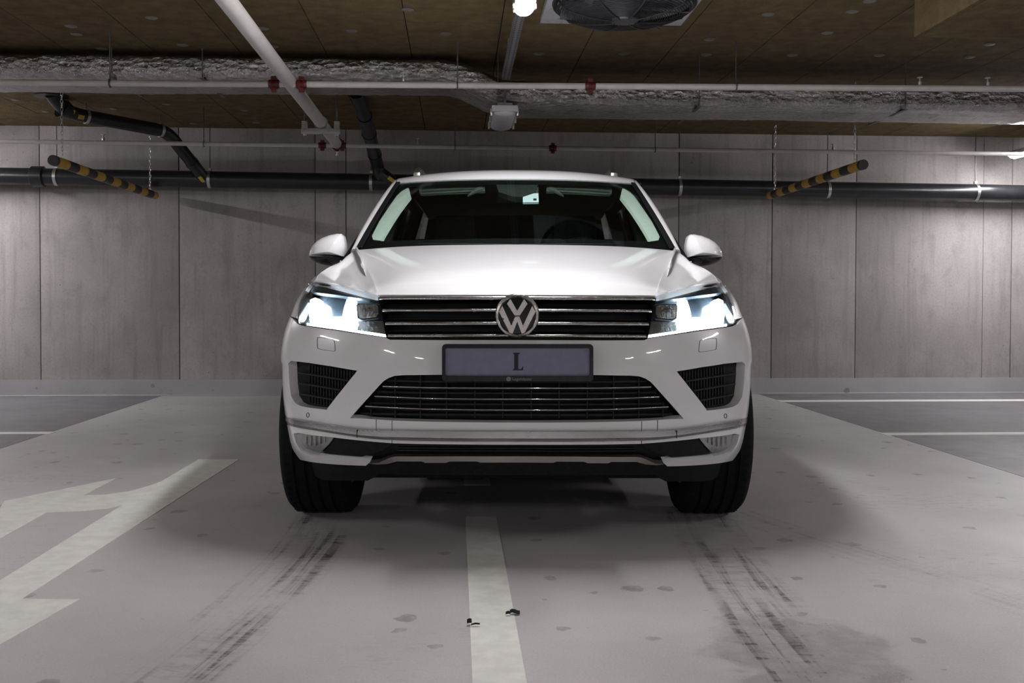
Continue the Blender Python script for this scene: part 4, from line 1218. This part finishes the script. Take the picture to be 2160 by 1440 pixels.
# ---- hood and front wings
def hp(px, py): return fascia(*hit(px, py))
CREASE = [hp(797.5, 622.5), (-.53, .22, .955), (-.545, .29, .972), (-.585, .50, 1.005), (-.67, .90, 1.068), (-.80, 1.46, 1.166)]
cols = [
    [hp(1091, 621.5), (0, .13, .966), (0, .19, .998), (0, .36, 1.045), (0, .75, 1.110), (0, 1.30, 1.188)],
    [hp(950, 621.5), (-.287, .15, .966), (-.292, .21, .997), (-.305, .39, 1.043), (-.335, .78, 1.107), (-.37, 1.33, 1.185)],
    [hp(860, 621.5), (-.433, .175, .963), (-.44, .24, .990), (-.462, .43, 1.030), (-.515, .82, 1.092), (-.60, 1.39, 1.179)],
    [Vector(p) + Vector((.014, -.002, .002)) for p in CREASE],
    CREASE,
    [CREASE[0] + Vector((-.012, .004, .003))] + [Vector(p) + Vector((-.016, .006, -.006)) for p in CREASE[1:]],
    [hp(772, 616.5), (-.575, .24, .951), (-.595, .31, .957), (-.645, .53, .988), (-.728, .93, 1.052), (-.822, 1.46, 1.155)],
    [hp(735, 607), (-.643, .28, .965), (-.662, .36, .972), (-.705, .57, 1.001), (-.772, .95, 1.052), (-.84, 1.46, 1.142)],
    [hp(700, 598.8), (-.728, .38, .986), (-.742, .46, .997), (-.774, .65, 1.020), (-.815, .98, 1.060), (-.855, 1.46, 1.13)],
    [hp(663, 593.3), (-.820, .54, 1.000), (-.828, .60, 1.009), (-.845, .75, 1.030), (-.858, 1.02, 1.065), (-.868, 1.46, 1.115)],
]
wing = [
    cols[-1],
    [hp(656, 596.5), (-.852, .60, .990), (-.868, .66, .994), (-.892, .80, 1.004), (-.912, 1.06, 1.027), (-.922, 1.46, 1.07)],
    [hp(635, 628), (-.893, .55, .928), (-.910, .62, .930), (-.938, .79, .936), (-.95, 1.06, .948), (-.942, 1.46, .975)],
    [hp(626, 670), (-.905, .47, .851), (-.930, .57, .854), (-.957, .80, .856), (-.968, 1.08, .860), (-.957, 1.46, .872)],
]
def loft(cols_, nv, nu):
    """columns of control points -> dense grid, smoothed both ways"""
    dense = [spline(c, nv) for c in cols_]
    rows_ = []
    for i in range(nv): rows_.append(spline([d[i] for d in dense], nu))
    return rows_
hood_rows = loft([[Vector((-Vector(p).x, Vector(p).y, Vector(p).z)) for p in c] for c in cols], 40, 46)
hood_rows = [[Vector((0, r[0].y, r[0].z))] + r[1:] for r in hood_rows]
grid('hood', hood_rows, 'paint_white', car, thick=0.02, both=True)
grid('front_wing', loft([[Vector(p) + Vector((-0.0025 if i == 0 else 0, 0, -0.001)) for p in c] for i, c in enumerate(wing)], 40, 16), 'paint_white', car, thick=0.015, flip=-1, mirror=True)

# ---- body sides
_WS = hermite([0.22, 0.40, 0.50, 0.70, 0.86, 0.95, 1.04, 1.12, 1.18], [0.935, 0.955, 0.962, 0.966, 0.958, 0.935, 0.908, 0.880, 0.855])
_TP = hermite([0.4, 1.4, 2.4, 3.4, 4.0, 4.4, 4.62, 4.74], [1, 1, 1, 1, 0.985, 0.955, 0.90, 0.80])
def side(y, z):
    x = _WS(z) * _TP(y)
    yy = y - _Y0(min(max(z, 0.3), 1.0))
    if yy < LQ:
        q = max(1 - yy / LQ, 0)
        x = min(x, (_W(z) * (1 - q ** NQ) ** (1 / NQ)) + (0.968 - 0.957) * (1 - q) ** 2)
    return Vector((-x, y, z))
FS = 1 if surf_normal(side, 2, 0.7).x < 0 else -1
def arc(cy, cz, r, a0, a1, n=18): return [(cy + r * math.cos(R(a0 + (a1 - a0) * i / n)), cz + r * math.sin(R(a0 + (a1 - a0) * i / n))) for i in range(n + 1)]
CY1, CY2, CZ = 0.80, 3.758, 0.375
def spanel(name, poly, mat='paint_white', **kw):
    kw.setdefault('res', 0.06); kw.setdefault('thick', 0.02)
    return panel(name, poly, side, mat, car, flip=FS, mirror=True, **kw)
wing_low = [(0.587, 0.74)] + [p for p in arc(CY1, CZ, 0.425, 128, 5)] + [(1.46, 0.36), (1.46, 0.50), (1.462, 0.872), (1.18, 0.862), (0.93, 0.858), (0.72, 0.852), (0.60, 0.853)]
spanel('wing_panel', wing_low)
belt = hermite([1.4, 2.5, 3.6, 4.6], [1.115, 1.135, 1.15, 1.17])
spanel('front_door', [(1.470, 0.36), (2.55, 0.36), (2.55, belt(2.55)), (2.0, belt(2.0)), (1.470, belt(1.47))])
spanel('rear_door', [(2.560, 0.36), (3.33, 0.36), *arc(CY2, CZ, 0.44, 178, 118, 8), (3.56, 1.0), (3.56, belt(3.56)), (2.560, belt(2.56))])
spanel('rear_quarter', [(3.567, 0.80), *arc(CY2, CZ, 0.44, 110, 0, 12), (4.55, 0.40), (4.70, 0.50), (4.70, 0.9), (4.62, belt(4.6)), (3.567, belt(3.567))])
for y0 in (2.28, 3.30):
    hd = panel('door_handle', [(y0, 0.985), (y0 + 0.20, 0.99), (y0 + 0.20, 1.015), (y0, 1.01)], side, 'paint_white', car, flip=FS, mirror=True, res=0.05, thick=0.02, off=0.03)
spanel('side_sill', [(1.24, 0.225), (3.33, 0.225), (3.33, 0.355), (1.24, 0.355)], 'black_plastic')
for cy in (CY1, CY2):
    poly = arc(cy, CZ, 0.425, 8, 172, 20) + arc(cy, CZ, 0.395, 172, 8, 20)
    if cy == CY1: poly = arc(cy, CZ, 0.427, 8, 124, 18) + arc(cy, CZ, 0.40, 124, 8, 18)
    panel('arch_trim', poly, side, 'black_plastic', car, flip=FS, mirror=True, res=0.04, thick=0.05, off=0.004)
# wheel housings and underside
for s in (-1, 1):
    for cy in (CY1, CY2):
        m = MB(); pr = [(max(q, 0.465), h) for q, h in arc(cy, CZ, 0.44, -12, 192, 18)]; n = len(pr)
        vs = [Vector((s * 0.94 if (cy != CY1 or py_ > 0.8) else s * 0.86, py_, pz)) for py_, pz in pr] + [Vector((s * 0.60, py_, pz)) for py_, pz in pr]
        fs = [(i, i + 1, n + i + 1, n + i) for i in range(n - 1)] + [tuple(range(n, 2 * n))]
        m.add(vs, fs); m.build('wheel_housing', 'black_void', car)
MB().box((-0.60, 0.40, 0.21), (0.60, 4.5, 0.40)).build('underbody', 'black_void', car, bevel=0.02)
MB().box((-0.90, 1.26, 0.21), (0.90, 3.30, 0.42)).build('floor_pan', 'black_void', car, bevel=0.02)
MB().box((-0.59, 0.30, 0.40), (0.59, 1.30, 0.88)).build('engine_bay', 'black_void', car)
MB().box((-0.74, 1.30, 0.40), (0.74, 1.36, 1.10)).build('bulkhead', 'black_void', car)

# ---- glasshouse
B_c, B_e = Vector((0, 1.34, 1.165)), PX(752, 524, 1.53)
T_c, T_e = PX(1091, 377, 1.98), PX(836, 386, 2.16)
def wind(u, v):
    au = abs(u)
    b_ = Vector((B_e.x * -u if False else abs(B_e.x) * u, B_c.y + (B_e.y - B_c.y) * au ** 2.2, B_c.z + (B_e.z - B_c.z) * au ** 2))
    t_ = Vector((abs(T_e.x) * u, T_c.y + (T_e.y - T_c.y) * au ** 2.4, T_c.z + (T_e.z - T_c.z) * au ** 2.4))
    p = b_.lerp(t_, v)
    p += Vector((0, -0.5, 0.5)) * (0.05 * v * (1 - v))
    return p
FWD = 1 if surf_normal(wind, 0.1, 0.5).y < 0 else -1
def solve(surf, px, py, g=(0.0, 0.5), off=0.0, flip=1):
    u, v = g
    sf = (lambda a, b2: surf(a, b2) + surf_normal(surf, a, b2, flip) * off) if off else surf
    for _ in range(25):
        x, y = proj(sf(u, v)); ex, ey = px - x, py - y
        if abs(ex) + abs(ey) < 0.02: break
        e = 1e-4
        x1, y1 = proj(sf(u + e, v)); x2, y2 = proj(sf(u, v + e))
        a, c, b2, d = (x1 - x) / e, (y1 - y) / e, (x2 - x) / e, (y2 - y) / e
        det = a * d - b2 * c
        if abs(det) < 1e-9: break
        u += max(-0.3, min(0.3, (d * ex - b2 * ey) / det)); v += max(-0.3, min(0.3, (a * ey - c * ex) / det))
    return (u, v)
def WP(pts, off=0.0): return [solve(wind, x, y, (-0.5, 0.5), off, FWD) for x, y in pts]
EDGE = [(-1, 0), (1, 0), (1, 1), (-1, 1)]
def usurf(u, v): return wind(u, v)
panel('windscreen', EDGE, wind, 'windscreen_glass', car, res=0.06, thick=0.005, off=0.0, flip=FWD)
glass_half = WP([(1091, 386.5), (1000, 387), (900, 389), (868, 391), (856, 394), (846, 400), (836, 410), (818, 436), (800, 463), (786, 490), (783, 497), (786, 505), (805, 506.5), (900, 503.5), (1000, 501), (1091, 500.5)])
gh = glass_half + [(-u, v) for u, v in glass_half[::-1] if abs(u) > 0.01]
panel('windscreen_frit', [(-0.995, 0.005), (0.995, 0.005), (0.995, 0.995), (-0.995, 0.995)], wind, 'black_gloss', car, holes=[gh], res=0.05, thick=0.002, off=-0.0055, flip=FWD)
panel('sensor_shroud', WP([(1046, 384), (1136, 384), (1130, 402), (1100, 412), (1082, 412), (1052, 402)]), wind, 'interior_dark', car, res=0.05, thick=0.03, off=-0.008, flip=FWD)
tg = panel('toll_tag', WP([(1103, 404), (1136, 403), (1136.5, 421.5), (1103, 422)]), wind, 'tag_white', car, res=0.05, thick=0.012, off=-0.012, flip=FWD)
panel('label', WP([(1125, 414.5), (1132, 414.5), (1132, 418.5), (1125, 418.5)]), wind, 'interior_dark', tg, res=0.05, thick=0.002, off=-0.0105, flip=FWD)
panel('mount', WP([(1103, 392), (1136, 391), (1136, 402.5), (1103, 403.5)]), wind, 'interior_grey', tg, res=0.05, thick=0.012, off=-0.012, flip=FWD)
AP = [(784.5, 497), (786.7, 505), (804, 507.5), (811.7, 493), (826.7, 468), (843, 443), (856.7, 425), (866, 413), (862, 396), (850, 396), (833, 411), (816.7, 434), (800, 461)]
panel('pillar_trim', WP(AP, -0.012), wind, 'trim_light', car, res=0.05, thick=0.02, off=-0.012, flip=FWD, mirror=True)
# white front pillars: from the screen edge out to the side window
def scr(v): return wind(-1.0, v)
po = [PX(741, 538, 1.56), PX(757, 498, 1.72), PX(789, 441, 1.98), PX(817, 402, 2.17), PX(838, 380, 2.32)]
outer = spline(po, 16)
rows = []
for i in range(16):
    v = i / 15; p = scr(v); q = outer[i]
    mid = p.lerp(q, 0.5) + Vector((-0.012, -0.008, 0.008))
    rows.append([p + Vector((-0.002, 0.0, 0.0)), p.lerp(mid, 0.5) + Vector((-0.004, -0.003, 0.003)), mid, mid.lerp(q, 0.5) + Vector((-0.004, 0, 0)), q, q + Vector((0.012, 0.035, -0.004))])
grid('front_pillar', rows, 'paint_white', car, thick=0.012, flip=-1, mirror=True)
# black rubber strip along the screen edge
rows = []
for i in range(16):
    v = i / 15; p = scr(v); q = wind(-1.0 + 0.035, v)
    n = surf_normal(wind, -0.98, v, FWD)
    rows.append([p + n * 0.0005, p + n * 0.007, q + n * 0.007, q + n * 0.0005])
grid('screen_moulding', rows, 'rubber', car, thick=0.003, mirror=True)
# roof
def roof(u, v):
    """u across (-1..1), v from the screen top to the rear"""
    au = abs(u); y = (T_c.y + (T_e.y - T_c.y) * au ** 2.4) * (1 - v) + 4.25 * v
    f = wind(max(-1, min(1, u)), 1.0)
    s = min(v / 0.12, 1.0)
    zc = f.z + 0.085 * (1 - (1 - min(v / 0.17, 1)) ** 2.8) - 0.10 * max(v - 0.35, 0) ** 1.6
    crown = 0.045 * (min(v / 0.15, 1)) * au ** 2.6
    x = u * (abs(T_e.x) + 0.004 * s)
    return Vector((x, y + 0.0, zc - crown))
rows = [[roof(u, v) for u in np.linspace(-1, 1, 41)] for v in np.concatenate([np.linspace(0, 0.25, 14), np.linspace(0.29, 1, 14)])]
grid('roof', rows, 'paint_white', car, thick=0.02)
rows2 = []
for v in np.linspace(0, 1, 20):
    p = roof(-1, v); 
    q = Vector((-abs(T_e.x) - 0.035, p.y + 0.05 * (1 - v), p.z - 0.05)); r_ = Vector((q.x - 0.012, q.y, q.z - 0.035))
    rows2.append([p, p.lerp(q, 0.35) + Vector((-0.008, 0, 0.010)), p.lerp(q, 0.7) + Vector((-0.008, 0, 0.008)), q, r_])
grid('roof_edge', rows2, 'paint_white', car, thick=0.012, flip=-1, mirror=True)
# roof rails
for s in (-1, 1):
    pth = [(s * 0.585, 2.40, 1.655), (s * 0.585, 2.45, 1.69), (s * 0.585, 2.62, 1.707), (s * 0.583, 3.2, 1.71), (s * 0.58, 3.8, 1.69), (s * 0.578, 4.05, 1.66), (s * 0.578, 4.12, 1.62)]
    MB().tube(spline(pth, 24), [0.018] * 24, 10).build('roof_rail', 'silver_trim', car)
    MB().box((s * 0.585 - 0.02, 2.38, 1.63), (s * 0.585 + 0.02, 2.52, 1.675)).build('rail_foot', 'silver_trim', car, bevel=0.008)
m = MB(); rows = []
for t in np.linspace(0, 1, 8):
    w_ = 0.035 * (1 - t * 0.5) ; h_ = 0.06 * t ** 0.7
    rows.append([Vector((-0.19 + w_ * c, 3.9 + 0.16 * t, roof(0, 0.83).z - 0.02 + h_ * s_)) for c, s_ in ((-1, 0), (-0.7, 0.8), (0, 1), (0.7, 0.8), (1, 0))])
grid('roof_antenna', rows, 'black_plastic', car, thick=0.004, flip=-1)
# side glass and pillars of the glasshouse
def gh_side(y, z):
    t = (z - 1.12) / (1.60 - 1.12)
    x = 0.878 + (abs(T_e.x) + 0.05 - 0.878) * (t + 0.10 * t * (1 - t))
    return Vector((-x * (1 - 0.05 * max(y - 3.6, 0) ** 2), y, z))
FG = 1 if surf_normal(gh_side, 2.5, 1.3).x < 0 else -1
zr = lambda y: 1.575 + 0.012 * math.sin((y - 2.2) / 2 * math.pi) - 0.03 * max(y - 3.4, 0)
def gpanel(name, poly, mat, **kw):
    kw.setdefault('thick', 0.005); return panel(name, poly, gh_side, mat, car, flip=FG, res=0.08, mirror=True, **kw)
gpanel('front_side_window', [(1.62, 1.13), (2.50, belt(2.5)), (2.50, zr(2.5)), (2.32, zr(2.32)), (2.0, 1.44)], 'tinted_glass')
gpanel('rear_side_window', [(2.60, belt(2.6)), (3.46, belt(3.46)), (3.50, 1.45), (3.38, zr(3.4)), (2.60, zr(2.6))], 'tinted_glass')
gpanel('quarter_window', [(3.56, belt(3.56)), (4.10, 1.19), (3.90, 1.45), (3.60, 1.53)], 'tinted_glass')
gpanel('centre_pillar', [(2.49, belt(2.5)), (2.61, belt(2.6)), (2.61, zr(2.6)), (2.49, zr(2.5))], 'black_gloss', thick=0.02, off=0.002)
gpanel('rear_pillar', [(3.45, belt(3.46)), (3.57, belt(3.5)), (3.61, 1.53), (3.9, 1.45), (4.10, 1.185), (4.58, 1.17), (4.22, 1.52), (3.4, zr(3.4)), (3.50, 1.45)], 'paint_white', thick=0.02, off=0.001)
gpanel('window_frame', [(1.50, 1.11), (1.62, 1.125), (2.0, 1.435), (2.32, zr(2.32) - 0.005), (3.4, zr(3.4) - 0.005), (3.4, zr(3.4) + 0.03), (2.30, zr(2.3) + 0.03)], 'black_gloss', thick=0.02, off=0.003)
# tail
def tail(u, z):
    y = 4.72 - 0.10 * max(z - 1.12, 0) / 0.45 * 4.4 * (1 if z > 1.12 else 0) - 0.02 * (z - 0.7)
    return Vector((u * (0.80 if z < 1.1 else 0.80 - 0.30 * (z - 1.1)), y - 0.12 * abs(u) ** 3, z))
rows = [[tail(u, z) for u in np.linspace(-1, 1, 17)] for z in (0.36, 0.5, 0.7, 0.9, 1.05, 1.14)]
grid('tailgate', rows, 'paint_white', car, thick=0.02, flip=-1)
rows = [[tail(u, z) for u in np.linspace(-1, 1, 17)] for z in (1.14, 1.25, 1.4, 1.55, 1.65)]
grid('rear_window', rows, 'tinted_glass', car, thick=0.005, flip=-1)

# ---- door mirrors
MY = 1.62
MO = [(652, 539), (653.5, 530), (659, 518), (668, 509), (680, 501.5), (697, 495), (712, 492.5), (721, 493), (726, 499), (729, 515), (729, 527), (725.5, 541)]
ML = [(652.5, 541), (657, 547.5), (665, 553), (680, 558), (693, 560), (705, 559.5), (716, 553), (724, 545), (725, 541)]
def inflate(name, outline, mat, parent, y0, depth, centre, flat_back=0.05):
    loop = resample(outline, 4); n = len(loop)
    rows_ = []
    for t in np.linspace(0, 1, 9):
        k = math.sqrt(max(1 - t * t, 0.0)) if t < 1 else 0.02
        rows_.append([PX(centre[0] + (x - centre[0]) * max(k, 0.02), centre[1] + (y - centre[1]) * max(k, 0.02), y0) + Vector((0, -depth * t, 0)) for x, y in loop])
    bk = [PX(x, y, y0) + Vector((0, flat_back, 0)) for x, y in loop]
    m = MB(); vs = bk + [v for r in rows_ for v in r]; fs = [tuple(range(n))]
    for i in range(len(rows_)):
        for j in range(n): fs.append((i * n + j, i * n + (j + 1) % n, (i + 1) * n + (j + 1) % n, (i + 1) * n + j))
    fs.append(tuple(range(len(rows_) * n, (len(rows_) + 1) * n))[::-1])
    m.add(vs, fs); return m.build(name, mat, parent, angle=60)
mm = inflate('door_mirror', MO, 'paint_white', car, MY, 0.085, (698, 532)); m2 = mirrored(mm)
lo_ = inflate('lower_shell', ML, 'black_gloss', mm, MY, 0.07, (692, 543)); mirrored(lo_, m2)
c0 = PX(712, 549, MY + 0.02); c1 = Vector((-0.87, MY + 0.08, 1.10))
ar = MB().tube([c0, c0.lerp(c1, 0.5) + Vector((0, 0, -0.005)), c1], [0.035, 0.03, 0.035], 12).build('arm', 'black_plastic', mm); mirrored(ar, m2)
ind = inflate('indicator', [(652, 535), (655, 536), (690, 540.5), (690, 544), (660, 542.5), (652.5, 540)], 'indicator_lens', mm, MY - 0.01, 0.03, (665, 540), 0.01); mirrored(ind, m2)

# ---- wheels
def make_wheel():
    t = empty('wheel'); 
    MR = Matrix.Rotation(R(90), 4, 'Y')
    rr, wd, rim = 0.374, 0.137, 0.245
    prof = [(rim, -wd * 0.80), (rim + 0.01, -wd * 0.88), (rim + 0.05, -wd * 0.99), (rr - 0.05, -wd), (rr - 0.022, -wd * 0.95), (rr - 0.008, -wd * 0.84)]
    tread = [(rr - 0.002, -wd * 0.78)]
    for c in (-0.5, -0.17, 0.17, 0.5):
        tread += [(rr, wd * (c - 0.05)), (rr - 0.009, wd * (c - 0.04)), (rr - 0.009, wd * (c + 0.04)), (rr, wd * (c + 0.05))]
    prof2 = prof + tread + [(r, -h) for r, h in tread[:1]] + [(r, -h) for r, h in prof[::-1]]
    MB().lathe(prof2, M=MR, seg=72, closed=True).build('tyre', 'rubber', t, angle=35)
    m = MB()
    n = 60
    for i in range(n):
        for s in (-1, 1):
            a = 2 * math.pi * i / n
            M = Matrix.Rotation(a, 4, 'X') @ Matrix.Translation(Vector((s * wd * 0.68, 0, rr - 0.004))) @ Matrix.Rotation(s * 0.3, 4, 'Z')
            m.box((-wd * 0.12, -0.010, -0.01), (wd * 0.12, 0.008, 0.003), M)
    tag(m.build('tread_block', 'rubber', t), kind='stuff')
    MB().lathe([(rim + 0.004, -wd * 0.82), (rim - 0.012, -wd * 0.80), (rim - 0.02, -wd * 0.4), (rim - 0.02, wd * 0.6), (rim - 0.008, wd * 0.82), (rim + 0.004, wd * 0.82)], M=MR, seg=48, closed=True).build('rim', 'alloy', t)
    for k in range(10):
        a = 2 * math.pi * k / 10
        M = Matrix.Rotation(a, 4, 'X')
        m = MB(); m.add([M @ Vector(p) for p in ((0.085, -0.03, 0.04), (0.085, 0.03, 0.04), (0.10, 0.018, rim - 0.012), (0.10, -0.018, rim - 0.012), (0.045, -0.03, 0.04), (0.045, 0.03, 0.04), (0.07, 0.018, rim - 0.012), (0.07, -0.018, rim - 0.012))],
                         [(0, 1, 2, 3), (4, 7, 6, 5), (0, 4, 5, 1), (1, 5, 6, 2), (2, 6, 7, 3), (3, 7, 4, 0)], True)
        m.build('spoke', 'alloy', t)
    MB().lathe([(0.06, 0.03), (0.06, 0.085), (0.04, 0.095), (0.002, 0.096)], M=MR, seg=24).build('hub', 'alloy', t)
    MB().lathe([(0.165, -0.02), (0.165, 0.0), (0.06, 0.005)], M=MR, seg=32).build('brake_disc', 'zinc_dark', t)
    return t
def copy_part(root, parent):
    c = root.copy(); COL.objects.link(c); c.parent = parent
    for ch in list(root.children):
        d = ch.copy(); COL.objects.link(d); d.parent = c
    return c
w0 = make_wheel(); w0.parent = car
WX = 0.822
def place_wheel(o, x, y): o.location = (x, y, 0.374); o.rotation_euler = (0, 0, 0 if x > 0 else math.pi)
place_wheel(w0, WX, CY1)
for x, y in ((-WX, CY1), (WX + 0.005, CY2), (-WX - 0.005, CY2)): place_wheel(copy_part(w0, car), x, y)

# ---- cabin
rows = []
for y, z, hw in ((1.36, 1.13, 0.76), (1.45, 1.165, 0.79), (1.6, 1.17, 0.82), (1.8, 1.16, 0.82), (1.92, 1.10, 0.81), (1.94, 0.85, 0.80)):
    rows.append([Vector((u * hw, y + 0.10 * u * u * (1 if y < 1.6 else 0), z - 0.01 * u * u)) for u in np.linspace(-1, 1, 17)])
dsh = grid('dashboard', rows, 'interior_dark', car, thick=0.02, flip=1)
MB().tube(spline([(-0.6, 1.52, 1.176), (-0.3, 1.42, 1.180), (0, 1.40, 1.184), (0.3, 1.42, 1.18), (0.6, 1.52, 1.176)], 16), 0.008, 8).build('defrost_vent', 'interior_grey', dsh)
rows = []
for y, z in ((1.72, 1.165), (1.74, 1.205), (1.86, 1.215), (1.90, 1.15)):
    rows.append([Vector((0.37 + u * 0.20, y, z - 0.03 * u * u)) for u in np.linspace(-1, 1, 9)])
grid('instrument_hood', rows, 'interior_dark', dsh, thick=0.015)
swc = Vector((0.37, 2.02, 1.085)); SM = Matrix.Rotation(R(68), 3, 'X')
sw = MB().torus(swc, 0.188, 0.016, M=SM, segs=48, rs=10).build('steering_wheel', 'black_gloss', car)
m = MB()
MS = SM.to_4x4(); MS.translation = swc
m.lathe([(0.07, -0.02), (0.075, 0.01), (0.05, 0.03), (0.002, 0.035)], M=MS, seg=24); m.build('airbag_pad', 'interior_dark', sw)
for a in (0, 180, 270):
    m = MB(); m.tube([MS @ Vector((0.06 * math.cos(R(a)), 0.06 * math.sin(R(a)), 0)), MS @ Vector((0.185 * math.cos(R(a)), 0.185 * math.sin(R(a)), 0))], 0.014, 8); m.build('spoke', 'interior_dark', sw)
def seat(x, y, hw, name='front_seat', mat='interior_dark', heads=(0,), zt=1.22):
    rows_ = []
    for z, dy in ((0.55, 0.0), (0.8, 0.05), (1.0, 0.10), (zt - 0.06, 0.155), (zt, 0.18), (zt, 0.24)):
        rows_.append([Vector((x + u * hw * (1 if z < zt - 0.02 else 0.92), y + dy - 0.02 * (1 - u * u) + 0.03 * u * u, z)) for u in np.linspace(-1, 1, 11)])
    st = grid(name, rows_, mat, car, thick=0.08, flip=-1)
    MB().box((x - hw, y - 0.48, 0.50), (x + hw, y + 0.05, 0.62)).build('cushion', mat, st, bevel=0.03)
    for h in heads:
        MB().box((x + h - 0.13, y + 0.15, zt + 0.05), (x + h + 0.13, y + 0.24, zt + 0.22)).build('headrest', mat, st, bevel=0.03)
        for s in (-0.05, 0.05): MB().tube([(x + h + s, y + 0.2, zt - 0.02), (x + h + s, y + 0.2, zt + 0.08)], 0.006, 8).build('headrest_post', 'zinc_dark', st)
    return st
seat(-0.37, 2.45, 0.26); seat(0.37, 2.45, 0.26)
seat(0, 3.30, 0.66, 'rear_seat', 'interior_teal', (-0.42, 0.42), 1.17)
rows = []
for v in np.linspace(0.05, 0.985, 12):
    rows.append([roof(u * 0.97, v) - Vector((0, -0.02, 0.034)) for u in np.linspace(-1, 1, 17)])
hlr = grid('headliner', rows, 'headliner', car, thick=0.012)
for s in (-1, 1):
    fx = lambda pts: WP(pts, -0.03) if s < 0 else [(-u, v) for u, v in WP(pts, -0.03)]
    sv = panel('sun_visor', fx([(884, 399), (886, 393), (1012, 386.5), (1022, 388), (1023, 403), (890, 409.5), (885, 407)]), wind, 'visor_fabric', car, res=0.06, thick=0.012, off=-0.03, flip=FWD)
    for d0 in (0, 6.5):
        panel('fold_line', fx([(890, 397.5 + d0), (1020, 391 + d0), (1020, 393.2 + d0), (890, 399.7 + d0)]), wind, 'interior_dark', sv, res=0.06, thick=0.004, off=-0.028, flip=FWD)
    panel('visor_clip', fx([(1010, 387.5), (1018, 387), (1019, 401), (1011, 402)]), wind, 'trim_grey', sv, res=0.06, thick=0.01, off=-0.025, flip=FWD)
    # door pillar trims inside
    rows_ = []
    for z in np.linspace(1.05, 1.58, 8):
        p = gh_side(2.55, z); rows_.append([Vector((s * (abs(p.x) - 0.03), 2.50 + 0.0, z)), Vector((s * (abs(p.x) - 0.075), 2.52, z)), Vector((s * (abs(p.x) - 0.075), 2.60, z))])
    grid('centre_pillar_trim', rows_, 'trim_grey', car, thick=0.01)
    rows_ = []
    for z in np.linspace(1.05, 1.55, 8):
        p = gh_side(3.5, z); rows_.append([Vector((s * (abs(p.x) - 0.03), 3.44, z)), Vector((s * (abs(p.x) - 0.09), 3.50, z)), Vector((s * (abs(p.x) - 0.09), 3.62, z))])
    grid('rear_pillar_trim', rows_, 'trim_grey', car, thick=0.01)
    MB().box((s * 0.80 - 0.04, 1.55, 0.6), (s * 0.80 + 0.04, 3.4, 1.12)).build('door_card', 'interior_dark', car, bevel=0.02)
mir = MB().box(PX(1048, 428, 2.02) , PX(1100, 405, 2.05)).build('rear_view_mirror', 'interior_dark', car, bevel=0.008)
MB().tube([PX(1075, 405, 2.04), PX(1078, 392, 2.02)], 0.012, 8).build('stem', 'interior_dark', mir)
MB().box((-0.6, 4.0, 0.6), (0.6, 4.05, 1.1)).build('cargo_cover', 'interior_dark', car, bevel=0.02)
for s in (-1, 1):
    pts_ = [(s * 0.02 + s * 0.55, 1.49, 1.197), (s * 0.30, 1.385, 1.192), (s * 0.02, 1.36, 1.187)]
    MB().tube(spline(pts_, 10), 0.007, 6).build('wiper', 'black_plastic', car)
